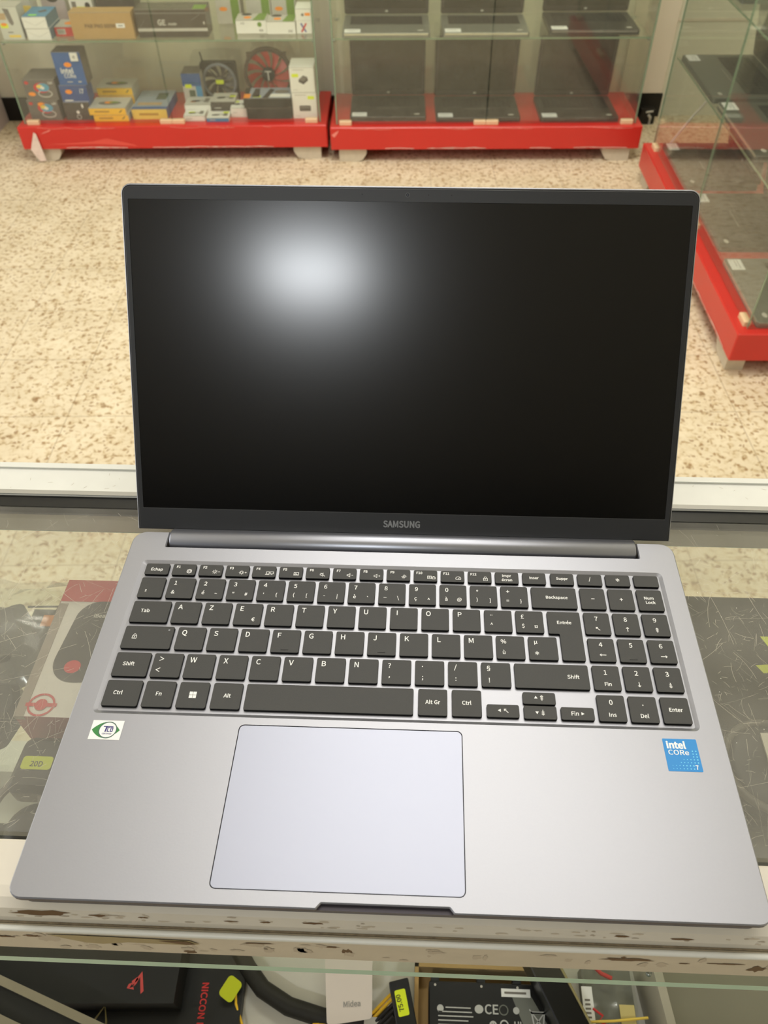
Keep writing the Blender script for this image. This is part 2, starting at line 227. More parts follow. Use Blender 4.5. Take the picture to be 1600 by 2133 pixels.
'è': '378|213 -9 259 -4 300 10 334 29 312 70 284 54 254 44 220 41 157 57 115 102 97 171 347 171 349 206 332 298 282 358 201 380 121 356 60 289 35 185 59 80 123 14/96 215 115 277 153 317 203 330 252 317 284 278 295 215/211 437 244 468 136 595 92 554',
'é': '378|213 -9 259 -4 300 10 334 29 312 70 284 54 254 44 220 41 157 57 115 102 97 171 347 171 349 206 332 298 282 358 201 380 121 356 60 289 35 185 59 80 123 14/96 215 115 277 153 317 203 330 252 317 284 278 295 215/190 437 309 554 266 595 158 468',
'ù': '414|171 -9 218 0 257 23 295 58 300 0 352 0 352 370 290 370 290 108 257 72 225 52 190 45 150 55 127 87 120 143 120 370 57 370 57 136 69 56 107 8/218 437 249 468 141 595 98 554',
'–': '366|31 171 334 171 334 213 31 213',
'€': '379|17 267 63 267 63 215 17 212 17 179 67 179 100 77 160 13 243 -9 294 0 337 24 374 62 338 95 310 65 281 48 247 42 192 58 153 105 130 179 294 179 294 216 126 216 126 267 324 267 324 304 130 304 152 380 193 429 252 445 282 440 308 424 330 400 366 435 336 466 297 487 253 495 165 472 101 407 66 304 17 300',
}
TXT = {}
CAP = 1.0
def text_geo(s, bold=0.0):
    k = (s, bold)
    if k in TXT: return TXT[k]
    v = []; f = []; pen = 0.0
    for ch in s:
        if ch == ' ': pen += 170; continue
        adv, body = GLYPHS[ch].split('|', 1); loops = []
        for part in body.split('/'):
            q = [int(t) for t in part.split()]; l = [(q[i], q[i + 1]) for i in range(0, len(q), 2)]
            l = [p for i, p in enumerate(l) if abs(p[0] - l[i - 1][0]) + abs(p[1] - l[i - 1][1]) > 9] if len(l) > 4 else l
            loops.append(inset(l, -(9 + bold * 600)))
        ar = [sum(l[i - 1][0] * l[i][1] - l[i][0] * l[i - 1][1] for i in range(len(l))) for l in loops]
        for a, l in zip(ar, loops):          # every outer contour with the holes inside its bounds
            if a <= 0: continue
            bx = (min(p[0] for p in l), max(p[0] for p in l), min(p[1] for p in l), max(p[1] for p in l))
            g = [l] + [h for b_, h in zip(ar, loops) if b_ < 0 and all(bx[0] < p[0] < bx[1] and bx[2] < p[1] < bx[3] for p in h)]
            tri = tessellate_polygon([[Vector((x, y, 0)) for x, y in c] for c in g]); o = len(v)
            v += [((x + pen) / 500, y / 500) for c in g for x, y in c]; f += [tuple(o + i for i in t) for t in tri]
        pen += int(adv)
    f = fixn([(x, y, 0) for x, y in v], f, 1)
    TXT[k] = (v, f, min(p[0] for p in v), max(p[0] for p in v))
    return TXT[k]

def rpoly(pts, r, seg=5):
    n = len(pts); out = []
    rs = r if isinstance(r, (list, tuple)) else [r] * n
    for i in range(n):
        p = Vector(pts[i]); a = Vector(pts[i - 1]); b = Vector(pts[(i + 1) % n]); rr = rs[i]
        u = (a - p).normalized(); v = (b - p).normalized(); ang = u.angle(v)
        if rr <= 0: out.append((p.x, p.y)); continue
        d = rr / math.tan(ang / 2); p0 = p + u * d; p1 = p + v * d
        c = p + (u + v).normalized() * (rr / math.sin(ang / 2))
        a0 = math.atan2(p0.y - c.y, p0.x - c.x); a1 = math.atan2(p1.y - c.y, p1.x - c.x)
        da = (a1 - a0 + PI) % (2 * PI) - PI
        for k in range(seg + 1):
            t = a0 + da * k / seg; out.append((c.x + rr * math.cos(t), c.y + rr * math.sin(t)))
    return out
def rrect(x0, x1, y0, y1, r, seg=5):
    return rpoly([(x0, y0), (x1, y0), (x1, y1), (x0, y1)], r, seg)
def inset(loop, d):
    n = len(loop); out = []
    for i in range(n):
        p = Vector(loop[i]); a = Vector(loop[i - 1]); b = Vector(loop[(i + 1) % n])
        e1 = (p - a); e2 = (b - p)
        if e1.length < 1e-9: e1 = e2
        if e2.length < 1e-9: e2 = e1
        n1 = Vector((-e1.y, e1.x)).normalized(); n2 = Vector((-e2.y, e2.x)).normalized()
        m = (n1 + n2); m = m / max(1e-6, m.length); c = max(0.5, m.dot(n1))
        q = p + m * (d / c); out.append((q.x, q.y))
    return out

class MB:
    def __init__(s): s.v = []; s.f = []; s.mi = []; s.mats = []; s.sm = []
    def m(s, mt):
        if mt not in s.mats: s.mats.append(mt)
        return s.mats.index(mt)
    def add(s, vs, fs, mt, M=None, smooth=False):
        o = len(s.v); k = s.m(mt)
        for p in vs:
            p = Vector(p)
            if M is not None: p = M @ p
            s.v.append(tuple(p))
        for f in fs: s.f.append(tuple(o + i for i in f)); s.mi.append(k); s.sm.append(smooth)
    def box(s, x0, x1, y0, y1, z0, z1, mt, M=None, front=None, top=None, side=None):
        v = [(x0, y0, z0), (x1, y0, z0), (x1, y1, z0), (x0, y1, z0), (x0, y0, z1), (x1, y0, z1), (x1, y1, z1), (x0, y1, z1)]
        s.add(v, [(0, 3, 2, 1), (2, 3, 7, 6)], mt, M)
        s.add(v, [(0, 1, 5, 4)], front or mt, M); s.add(v, [(4, 5, 6, 7)], top or mt, M)
        s.add(v, [(1, 2, 6, 5), (3, 0, 4, 7)], side or mt, M)
    def prism(s, loop, z0, z1, mt, M=None, side=None, ch=0.0, holes=(), bottom=True, smooth=False):
        """extruded outline; holes are straight; ch = chamfer of the top edge"""
        side = side or mt; n = len(loop)
        tl = inset(loop, ch) if ch else loop
        caps = [tl] + [h for h in holes]
        vs = [(x, y, z1) for l in caps for x, y in l]
        if holes:
            tri = tessellate_polygon([[Vector((x, y, 0)) for x, y in l] for l in caps])
        else: tri = [tuple(range(n))]
        s.add(vs, fixn(vs, tri, 1), mt, M)
        if bottom:
            vb = [(x, y, z0) for l in [loop] + list(holes) for x, y in l]
            s.add(vb, fixn(vb, tri, -1), side, M)
        ring = [(x, y, z0) for x, y in loop] + [(x, y, z1 - ch) for x, y in loop]
        s.add(ring, [(i, (i + 1) % n, n + (i + 1) % n, n + i) for i in range(n)], side, M, smooth)
        if ch:
            ring = [(x, y, z1 - ch) for x, y in loop] + [(x, y, z1) for x, y in tl]
            s.add(ring, [(i, (i + 1) % n, n + (i + 1) % n, n + i) for i in range(n)], mt, M, smooth)
        for h in holes:
            k = len(h); ring = [(x, y, z0) for x, y in h] + [(x, y, z1) for x, y in h]
            s.add(ring, [((i + 1) % k, i, k + i, k + (i + 1) % k) for i in range(k)], side, M)
    def tube(s, pts, r, mt, seg=8, M=None, rad=None, caps=True):
        pts = [Vector(p) for p in pts]; vs = []; fs = []; up = Vector((0, 0, 1)); n = len(pts)
        for i, p in enumerate(pts):
            d = (pts[min(i + 1, n - 1)] - pts[max(i - 1, 0)]).normalized()
            a = d.cross(up)
            if a.length < 1e-3: a = d.cross(Vector((1, 0, 0)))
            a.normalize(); b = a.cross(d); rr = rad[i] if rad else r
            for k in range(seg):
                t = 2 * PI * k / seg; vs.append(tuple(p + a * (rr * math.cos(t)) + b * (rr * math.sin(t))))
        for i in range(n - 1):
            for k in range(seg):
                fs.append((i * seg + k, i * seg + (k + 1) % seg, (i + 1) * seg + (k + 1) % seg, (i + 1) * seg + k))
        s.add(vs, fs, mt, M, True)
        if caps: s.add(vs, [tuple(range(seg))[::-1], tuple((n - 1) * seg + k for k in range(seg))], mt, M)
    def lathe(s, prof, mt, seg=24, M=None, smooth=True):
        vs = []; fs = []; n = len(prof)
        for r, z in prof:
            for k in range(seg): t = 2 * PI * k / seg; vs.append((r * math.cos(t), r * math.sin(t), z))
        for i in range(n - 1):
            for k in range(seg): fs.append((i * seg + k, i * seg + (k + 1) % seg, (i + 1) * seg + (k + 1) % seg, (i + 1) * seg + k))
        s.add(vs, fs, mt, M, smooth)
    # decals: M maps (u, v, n) of a face to space
    def quad(s, u0, u1, v0, v1, mt, M=None, n=0.0003):
        s.add([(u0, v0, n), (u1, v0, n), (u1, v1, n), (u0, v1, n)], [(0, 1, 2, 3)], mt, M)
    def poly(s, pts, mt, M=None, n=0.0003):
        vs = [(x, y, n) for x, y in pts]
        tri = tessellate_polygon([[Vector((x, y, 0)) for x, y in pts]])
        s.add(vs, fixn(vs, tri, 1), mt, M)
    def ell(s, cx, cy, rx, ry, mt, M=None, n=0.0003, seg=20, a0=0.0):
        s.add([(cx + rx * math.cos(2 * PI * k / seg) * math.cos(a0) - ry * math.sin(2 * PI * k / seg) * math.sin(a0),
                cy + rx * math.cos(2 * PI * k / seg) * math.sin(a0) + ry * math.sin(2 * PI * k / seg) * math.cos(a0), n) for k in range(seg)], [tuple(range(seg))], mt, M)
    def line(s, pts, wd, mt, M=None, n=0.0003, closed=False):
        P = [Vector(p) for p in pts]; N = len(P); L = []; R = []
        for i in range(N):
            a = P[i - 1] if (i > 0 or closed) else P[i]; b = P[(i + 1) % N] if (i < N - 1 or closed) else P[i]
            d1 = (P[i] - a); d2 = (b - P[i])
            d1 = d1.normalized() if d1.length > 1e-9 else d2.normalized()
            d2 = d2.normalized() if d2.length > 1e-9 else d1
            m = Vector((-d1.y - d2.y, d1.x + d2.x)); m = m / max(1e-6, m.length); c = max(0.35, m.dot(Vector((-d1.y, d1.x))))
            L.append(P[i] + m * (wd / 2 / c)); R.append(P[i] - m * (wd / 2 / c))
        vs = [(q.x, q.y, n) for q in L] + [(q.x, q.y, n) for q in R]
        fs = [(N + i, N + (i + 1) % N, (i + 1) % N, i) for i in range(N if closed else N - 1)]
        s.add(vs, fs, mt, M)
    def ring(s, cx, cy, r, wd, mt, M=None, n=0.0003, seg=20, ry=None, a0=0, a1=2 * PI):
        full = abs(a1 - a0 - 2 * PI) < 1e-6; k = seg if full else seg + 1
        s.line([(cx + r * math.cos(a0 + (a1 - a0) * i / seg), cy + (ry or r) * math.sin(a0 + (a1 - a0) * i / seg)) for i in range(k)], wd, mt, M, n, full)
    def txt(s, t, u, v, h, mt, M=None, n=0.0003, al='c', bold=0.0, rot=0.0, sx=1.0, shear=0.0):
        vv, ff, x0, x1 = text_geo(t, bold); k = h / CAP
        ox = {'c': (x0 + x1) / 2, 'l': x0, 'r': x1}[al]; c, sn = math.cos(rot), math.sin(rot); vs = []
        for x, y in vv:
            X = (x - ox) * k * sx + shear * y * k; Y = y * k; vs.append((u + X * c - Y * sn, v + X * sn + Y * c, n))
        s.add(vs, ff, mt, M)
    def build(s, name, parent=None, loc=(0, 0, 0), rot=(0, 0, 0), origin=(0, 0, 0)):
        me = bpy.data.meshes.new(name); o3 = Vector(origin)
        me.from_pydata([tuple(Vector(p) - o3) for p in s.v], [], s.f)
        for mt in s.mats: me.materials.append(mt)
        me.polygons.foreach_set('material_index', s.mi); me.polygons.foreach_set('use_smooth', s.sm); me.update()
        o = bpy.data.objects.new(name, me); COL.objects.link(o)
        if parent: o.parent = parent
        o.location = loc; o.rotation_euler = rot
        return o
def fixn(vs, fs, sgn):
    out = []
    for f in fs:
        a = 0.0
        for i in range(len(f)):
            p = vs[f[i]]; q = vs[f[(i + 1) % len(f)]]; a += p[0] * q[1] - q[0] * p[1]
        out.append(tuple(f) if a * sgn > 0 else tuple(f)[::-1])
    return out
def FR(x, y, z):   # front face frame (seen from -Y)
    return Matrix(((1, 0, 0, x), (0, 0, -1, y), (0, 1, 0, z), (0, 0, 0, 1)))
def TP(x, y, z): return Matrix.Translation((x, y, z))
def RS(x, y, z):   # right side face frame (seen from +X): u -> +Y, v -> +Z
    return Matrix(((0, 0, 1, x), (1, 0, 0, y), (0, 1, 0, z), (0, 0, 0, 1)))
def T3(x, y, z, rz=0.0): return Matrix.Translation((x, y, z)) @ Matrix.Rotation(rz, 4, 'Z')

def tag(o, label, cat, group=None, kind=None):
    if label: o['label'] = label
    if cat: o['category'] = cat
    if group: o['group'] = group
    if kind: o['kind'] = kind
    return o
def thing(name, label, cat, loc=(0, 0, 0), rz=0.0, group=None):
    o = bpy.data.objects.new(name, None); o.empty_display_size = 0.05; COL.objects.link(o)
    o.location = loc; o.rotation_euler = (0, 0, rz)
    return tag(o, label, cat, group)

# ================================================================== room
RA = math.radians(2.4)          # the shop is turned a little against the counter
def Rz(x, y, a=RA): return (x * math.cos(a) - y * math.sin(a), x * math.sin(a) + y * math.cos(a))
def floor_material():
    m = bpy.data.materials.new('mosaic floor'); m.use_nodes = True; nt = m.node_tree; b = nt.nodes['Principled BSDF']; L = nt.links
    tc = nt.nodes.new('ShaderNodeTexCoord')
    n1 = nt.nodes.new('ShaderNodeTexNoise'); n1.inputs['Scale'].default_value = 62; n1.inputs['Detail'].default_value = 2.5; n1.inputs['Distortion'].default_value = 0.7
    n2 = nt.nodes.new('ShaderNodeTexNoise'); n2.inputs['Scale'].default_value = 7; n2.inputs['Detail'].default_value = 3
    v = nt.nodes.new('ShaderNodeTexVoronoi'); v.inputs['Scale'].default_value = 85
    n3 = nt.nodes.new('ShaderNodeTexNoise'); n3.inputs['Scale'].default_value = 40; n3.inputs['Detail'].default_value = 3
    for q in (n1, n2, n3): L.new(tc.outputs['Object'], q.inputs['Vector'])
    wm = nt.nodes.new('ShaderNodeVectorMath'); wm.operation = 'MULTIPLY_ADD'; wm.inputs[1].default_value = (0.03, 0.03, 0.03)
    L.new(n3.outputs['Color'], wm.inputs[0]); L.new(tc.outputs['Object'], wm.inputs[2]); L.new(wm.outputs[0], v.inputs['Vector'])
    cream = lin((228, 213, 184)); tan = lin((214, 194, 158)); brown = lin((160, 132, 98))
    r1 = ramp(nt, [(0.30, brown), (0.40, tan), (0.50, cream), (0.8, lin((234, 220, 192)))], n1.outputs['Fac'])
    sep = nt.nodes.new('ShaderNodeSeparateColor'); L.new(v.outputs['Color'], sep.inputs[0])
    fl = math_(nt, 'GREATER_THAN', sep.outputs[0], 0.80); near = math_(nt, 'LESS_THAN', v.outputs['Distance'], 0.42)
    fk = math_(nt, 'MULTIPLY', math_(nt, 'MULTIPLY', fl, near), 0.72)
    mx = nt.nodes.new('ShaderNodeMix'); mx.data_type = 'RGBA'; L.new(fk, mx.inputs[0]); L.new(r1.outputs[0], mx.inputs[6]); mx.inputs[7].default_value = lin((152, 116, 74)) + (1,)
    r2 = ramp(nt, [(0.3, (0.86, 0.84, 0.80)), (0.7, (1, 1, 1))], n2.outputs['Fac'])
    m2 = nt.nodes.new('ShaderNodeMix'); m2.data_type = 'RGBA'; m2.blend_type = 'MULTIPLY'; m2.inputs[0].default_value = 1; L.new(mx.outputs[2], m2.inputs[6]); L.new(r2.outputs[0], m2.inputs[7])
    sx = nt.nodes.new('ShaderNodeSeparateXYZ'); L.new(tc.outputs['Object'], sx.inputs[0])
    js = []
    for i, off in ((0, 0.105), (1, 0.05)):
        f = math_(nt, 'FRACT', math_(nt, 'MULTIPLY', math_(nt, 'ADD', sx.outputs[i], 10 + off), 4.0))
        js.append(math_(nt, 'LESS_THAN', f, 0.010))
    j = math_(nt, 'MULTIPLY', math_(nt, 'MAXIMUM', js[0], js[1]), 0.45)
    m3 = nt.nodes.new('ShaderNodeMix'); m3.data_type = 'RGBA'; L.new(j, m3.inputs[0]); L.new(m2.outputs[2], m3.inputs[6]); m3.inputs[7].default_value = lin((120, 92, 60)) + (1,)
    L.new(m3.outputs[2], b.inputs['Base Color']); b.inputs['Roughness'].default_value = 0.45; b.inputs['Specular IOR Level'].default_value = 0.35
    return m
def struct(name, mb, rot=(0, 0, RA), **k): o = mb.build(name, rot=rot, **k); o['kind'] = 'structure'; return o
wallm = mat('cream wall paint', (226, 222, 204), 0.7, 0, 0.3, 0.05, 3)
wallp = mat('pale wall panel', (226, 214, 196), 0.6, 0, 0.3, 0.02, 3)
ceilm = mat('ceiling white', (225, 224, 218), 0.8)
backm = mat('shop back wall dark', (36, 33, 31), 0.8, 0, 0.2, 0.2, 2)
bbm = mat('black base strip', (10, 9, 9), 0.5)
b = MB(); b.box(-4, 3, -4.2, 3.7, -0.05, 0, floor_material()); struct('floor', b)
WY = 3.48
b = MB(); b.box(-4, 3, WY, WY + 0.1, 0.0, 3.0, wallm)
b.box(0.98, 1.16, WY - 0.02, WY, 0.1, 2.9, wallp); b.box(1.16, 3, WY - 0.004, WY, 0.365, 0.375, wallp); struct('wall_back', b)
b = MB(); b.box(-4, 1.17, WY - 0.012, WY - 0.001, 0.0, 0.092, bbm); struct('base_strip_back', b)  # plain black strip along the foot of the back wall
b = MB(); b.box(1.52, 1.62, -4.2, 3.48, 0, 3.0, wallm); struct('wall_right', b)
b = MB(); b.box(-4, 3, -4.3, -4.2, 0, 3.0, backm); struct('wall_front', b)
b = MB(); b.box(-4, 3, -4.3, 3.58, 3.0, 3.05, ceilm); struct('ceiling', b)

# ================================================================== counter
CT = DZ - 0.0165       # top of the counter glass
ct = thing('glass_counter', 'white framed shop counter with scratched glass top under the grey laptop', 'counter', (0, 0.15, 0))
def cb(mb, name, lab=None):
    o = mb.build(name, ct, origin=(0, 0.15, 0))
    if lab: o['label'] = lab
    return o
XL, XR = -0.85, 0.85
chipm = mat('chipped paint brown', (112, 88, 62), 0.7, 0, 0.3, 0.15, 200)
grime = mat('worn grey paint', (176, 164, 146), 0.55, 0, 0.4, 0.14, 90)
ivory = mat('yellowed frame paint', (206, 196, 176), 0.4, 0, 0.5, 0.10, 60)
grimel = mat('light grime', (196, 184, 164), 0.6, 0, 0.4, 0.10, 120)
nearm = mat('shaded near rail paint', (218, 211, 196), 0.38, 0, 0.5, 0.09, 35)  # beiger than the frame: shadow of laptop and camera painted in
tapem = mat('old brown tape', (150, 134, 88), 0.35, 0, 0.5, 0.12, 60)
b = MB()   # far frame
b.prism([(0.2745, CT - 0.028), (0.3055, CT - 0.028), (0.3055, CT + 0.0005), (0.3035, CT + 0.0025), (0.2765, CT + 0.0025), (0.2745, CT + 0.001)], XL, XR, framem,
        Matrix(((0, 0, 1, 0), (1, 0, 0, 0), (0, 1, 0, 0), (0, 0, 0, 1))), bottom=True)
b.box(XL, XR, 0.3005, 0.3055, CT + 0.0024, CT + 0.0042, framem)
b.box(XL, XR, 0.2745, 0.2785, CT + 0.0024, CT + 0.0028, mat('aluminium strip', (170, 168, 160), 0.4, 0.3))
for i in range(46):
    x = random.uniform(-0.33, 0.33); y = random.uniform(0.279, 0.3); a = random.uniform(0, PI); l = random.uniform(0.0006, 0.004)
    b.line([(x, y), (x + l * math.cos(a), y + l * math.sin(a) * 0.7)], 0.0002, grime, None, CT + 0.00262)
cb(b, 'far_frame', 'white painted metal edge on the customer side')
b = MB(); b.box(XL, XR, 0.2640, 0.2745, CT - 0.008, CT + 0.0006, mat('black rubber seal', (18, 19, 17), 0.35, 0, 0.5, 0.3, 120)); cb(b, 'rubber_seal')
b = MB(); b.box(XL, XR, 0.2655, 0.2745, CT - 0.0275, CT - 0.008, mat('shaded inner frame', (168, 160, 138), 0.5)); cb(b, 'inner_frame')  # inner lip of the white frame, its shadow painted as grey beige
b = MB(); b.box(XL, XR, 0.036, 0.2640, CT - 0.006, CT, topg); cb(b, 'glass_top', 'scratched glass top')
b = MB(); b.box(XL, XR, 0.2655, 0.2700, 0.45, CT - 0.028, shg, top=gedge); cb(b, 'front_pane')
b = MB()   # near frame: round edged top rail and lower rail
prof = [(0.032, CT - 0.03), (0.032, CT + 0.0005), (0.031, CT + 0.0012), (0.010, CT + 0.0012), (0.005, CT + 0.0002), (0.0008, CT - 0.0028), (-0.0018, CT - 0.0075), (-0.0026, CT - 0.012), (-0.0026, CT - 0.03)]
PX = Matrix(((0, 0, 1, 0), (1, 0, 0, 0), (0, 1, 0, 0), (0, 0, 0, 1)))
b.prism(prof[::-1], XL, XR, nearm, PX)
framed = None
def patch(mb, x, z, wx, wz, mt, y, k=9, seed=0):
    rr = random.Random(seed); pts = []
    for i in range(k * 2):
        t = 2 * PI * i / (k * 2); q = rr.uniform(0.55, 1.1); pts.append((x + wx * q * math.cos(t), z + wz * q * math.sin(t)))
    mb.poly(pts, mt, FR(0, y, 0), 0.0002)
SH = Matrix.Translation((0, 0.0008, CT - 0.0028)) @ Matrix.Rotation(math.radians(61), 4, 'X')
for (x, y, w_, h_, sd) in [(-0.168, -0.0022, 0.016, 0.0020, 1), (-0.140, -0.0026, 0.005, 0.0008, 2), (-0.118, -0.0028, 0.003, 0.0005, 3), (-0.058, -0.0028, 0.003, 0.0006, 4), (-0.036, -0.0024, 0.006, 0.0007, 5), (0.113, -0.0030, 0.005, 0.0007, 8), (0.142, -0.0034, 0.007, 0.0007, 9), (-0.075, -0.003, 0.004, 0.0004, 10)]:
    rr = random.Random(sd); b.poly([(x + w_ * rr.uniform(.6, 1.1) * math.cos(2 * PI * i / 16), y + h_ * rr.uniform(.6, 1.1) * math.sin(2 * PI * i / 16)) for i in range(16)], chipm, SH, 0.0002)
rr = random.Random(77)
for i in range(70):
    x = rr.uniform(-.2, .2); w_ = rr.uniform(.0008, .004); y = rr.uniform(-.0050, -.0006); b.poly([(x + w_ * rr.uniform(.6, 1.1) * math.cos(2 * PI * k / 10), y + .0004 * rr.uniform(.6, 1.6) * math.sin(2 * PI * k / 10)) for k in range(10)], grimel if i % 4 else grime, SH, 0.0001 + .00001 * i / 70)
cb(b, 'near_frame', 'round edged worn white rail')
b = MB(); b.box(XL, XR, -0.0070, -0.0027, CT - 0.0425, CT - 0.0125, ivory)
b.tube([(XL, -0.0056, CT - 0.0122), (XR, -0.0056, CT - 0.0122)], 0.0015, framem, 8)
b.box(XL, XR, -0.0034, -0.0026, CT - 0.0130, CT - 0.0112, mat('dirt line', (124, 112, 92), .8, 0, .2, .5, 400))
YF = -0.0070
for (x, z, wx, wz, sd) in [(0.118, -0.020, 0.014, 0.0032, 3), (0.166, -0.0215, 0.010, 0.0013, 5), (0.146, -0.0235, 0.003, 0.001, 6), (-0.175, -0.019, 0.006, 0.002, 9), (-0.062, -0.017, 0.009, 0.0012, 14), (-0.190, -0.022, 0.005, 0.002, 15)]:
    patch(b, x, CT + z, wx, wz, chipm, YF, 9, sd)
for i in range(60):
    patch(b, random.uniform(-0.2, 0.2), CT + random.uniform(-0.039, -0.016), random.uniform(0.001, 0.005), random.uniform(0.0008, 0.006), chipm if i % 12 == 0 else grimel, YF + 0.00004 * (i % 5), 7, i + 40)
cb(b, 'lower_rail', 'yellowed lower rail with chipped paint')
b = MB(); pts = [(-0.166, 0), (-0.150, 0.0008), (-0.096, -0.0015), (-0.092, -0.0075), (-0.100, -0.0095), (-0.128, -0.0085), (-0.142, -0.0130), (-0.150, -0.0120), (-0.158, -0.0065)]
b.poly([(x, CT - 0.0145 + z) for x, z in pts], tapem, FR(0, YF, 0), 0.0005); b.poly([(x, CT - 0.0165 + z) for x, z in [(-0.112, -0.001), (-0.098, 0.0), (-0.094, -0.005), (-0.099, -0.0062)]], chipm, FR(0, YF, 0), 0.0007); cb(b, 'adhesive_tape', 'strip of old brown tape')
ZS = 0.8065
b = MB(); b.box(XL, XR, -0.0005, 0.2600, ZS - 0.010, ZS, shg, front=gedge); cb(b, 'glass_shelf')
b = MB(); b.box(XL, XR, -0.01, 0.264, 0.38, 0.40, mat('white board', (206, 202, 190), 0.5, 0, 0.4, 0.05, 20)); cb(b, 'lower_board')
b = MB(); b.box(XL, XR, 0.262, 0.300, 0.0, 0.45, mat('counter panel white', (214, 210, 198), 0.5, 0, 0.4, 0.04, 8)); cb(b, 'customer_side_panel')
for sx_ in (XL, XR - 0.02):
    b = MB(); b.box(sx_, sx_ + 0.02, -0.009, 0.300, 0.0, CT - 0.034, MATS['counter panel white']); cb(b, 'side_panel')
scr = mat('scratch line', (186, 180, 164), 0.6)
b = MB(); rs = random.Random(3)
def scratches(x0, x1, y0, y1, n, dens=None):
    for i in range(n):
        x = rs.uniform(x0, x1); y = rs.uniform(y0, y1); a = rs.uniform(0, 2 * PI); l = rs.choice([0.002, 0.003, 0.004, 0.005, 0.008, 0.012, 0.03]) * rs.uniform(0.5, 1.3); c = rs.uniform(-0.7, 0.7)
        pts = []
        for k in range(5):
            if not (0.037 < y < 0.262): break
            pts.append((x, y)); x += l / 4 * math.cos(a); y += l / 4 * math.sin(a); a += c / 4
        if len(pts) > 2: b.line(pts, rs.choice([0.00005, 0.00008, 0.00011, 0.00016]), scr, None, CT + 0.00006)
scratches(-0.31, -0.17, 0.04, 0.20, 520); scratches(-0.31, -0.17, 0.20, 0.26, 70)
scratches(0.17, 0.28, 0.04, 0.215, 560); scratches(0.17, 0.29, 0.215, 0.26, 30)
for i in range(9): b.ell(rs.uniform(0.18, 0.27), rs.uniform(0.05, 0.21), 0.0002, 0.0003, white, None, CT + 0.0001, 8)
o = cb(b, 'scratches', 'fine scratches in the glass'); o['kind'] = 'stuff'

# ================================================================== laptop
LZ = 0.0165
lap = thing('laptop', 'open silver grey laptop with black screen and full keyboard on the glass counter', 'laptop', (0, 0.0, CT))
def lp(mb, name, parent=None, lab=None, loc=(0, 0, LZ), rot=(0, 0, 0)):
    o = mb.build(name, parent or lap, loc=loc, rot=rot)
    if lab: o['label'] = lab
    return o
outl = [(-.1783, 0), (-.0322, 0), (-.0300, .0026), (.0300, .0026), (.0322, 0), (.1783, 0), (.1783, .2291), (.1549, .2291), (.1549, .2162), (-.1549, .2162), (-.1549, .2291), (-.1783, .2291)]
rad = [.0065, .001, .001, .001, .001, .0065, .0085, .0004, .0004, .0004, .0004, .0085]
deck = rpoly(outl, rad, 5)
well = rrect(-.1669, .1668, .0955, .2046, .0035); padh = rrect(-.0838, .0377, .0072, .0913, .003)
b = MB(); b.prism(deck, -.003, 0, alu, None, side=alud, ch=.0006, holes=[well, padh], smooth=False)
wi = inset(well, .0022)
n = len(well)
b.add([(x, y, 0) for x, y in well] + [(x, y, -.0012) for x, y in wi], [(i, (i + 1) % n, n + (i + 1) % n, n + i) for i in range(n)], alu, None, False)
b.poly(wi, alu, None, -.0012)
lp(b, 'keyboard_deck', lab='brushed silver grey metal palm rest and keyboard frame')
b = MB(); b.poly(padh, groove, None, -.0009)
lp(b, 'touchpad_gap')
b = MB(); b.prism(rrect(-.08345, .03735, .00755, .09095, .0027), -.0008, -.0001, padm, None, ch=.00015); lp(b, 'touchpad', lab='large matte touchpad')
lo = rpoly([(-.1780, .0004), (.1780, .0004), (.1780, .2288), (.1549, .2288), (.1549, .2162), (-.1549, .2162), (-.1549, .2288), (-.1780, .2288)], [.0065, .0065, .0085, .0004, .0004, .0004, .0004, .0085], 5)
b = MB(); l2 = inset(lo, .0022); n = len(lo)
b.add([(x, y, -.003) for x, y in lo] + [(x, y, -.0135) for x, y in l2], [(n + i, n + (i + 1) % n, (i + 1) % n, i) for i in range(n)], alud)
b.prism(l2, -.0145, -.0135, alud); b.poly(lo, mat('lid lip shade', (70, 66, 72), 0.5, 0.5), None, -.0031)
lp(b, 'bottom_cover')
b = MB(); b.box(-.1549, .1549, .2163, .2285, -.0144, -.0125, groove); lp(b, 'hinge_well')
for fx_, fy_ in ((-.14, .02), (.14, .02), (-.14, .205), (.14, .205)):
    b = MB(); b.prism(rrect(fx_ - .012, fx_ + .012, fy_ - .004, fy_ + .004, .003), -.0165, -.0145, gask); lp(b, 'rubber_foot')
b = MB(); b.tube([(-.1535, .2255, -.0052), (-.1525, .2255, -.0052), (.1525, .2255, -.0052), (.1535, .2255, -.0052)], .0082, hingem, 40, rad=[.0076, .0082, .0082, .0076]); lp(b, 'hinge_barrel', lab='shiny rounded hinge barrel')

# ---- lid (local x, s along the screen, n towards the user)
TILT = .955623
lid = MB(); LO = rpoly([(-.1785, -.0150), (.1785, -.0150), (.1785, .2052), (-.1785, .2052)], [.0006, .0006, .006, .006]); lid.prism(LO, -.0045, -.0002, alu, None, ch=.0005)
lid = lp(lid, 'lid', loc=(0, .242253, .0095 + LZ), rot=(TILT, 0, 0), lab='thin silver lid holding the black screen')
def ld(mb, name, lab=None): o = mb.build(name, lid); o.update_tag(); (lab and o.__setitem__('label', lab)); return o
b = MB(); b.prism(rpoly([(-.1778, -.0146), (.1778, -.0146), (.1778, .2043), (-.1778, .2043)], [.0005, .0005, .0054, .0054]), -.0002, .0002, gask, None, ch=.0001); ld(b, 'gasket')
b = MB(); scr_h = rrect(-.17405, .17405, 0.0, .19595, .0006); b.prism(rpoly([(-.1770, -.0143), (.1770, -.0143), (.1770, .2035), (-.1770, .2035)], [.0005, .0005, .0048, .0048]), .0002, .0007, bezm, None, ch=.0002, holes=[scr_h])
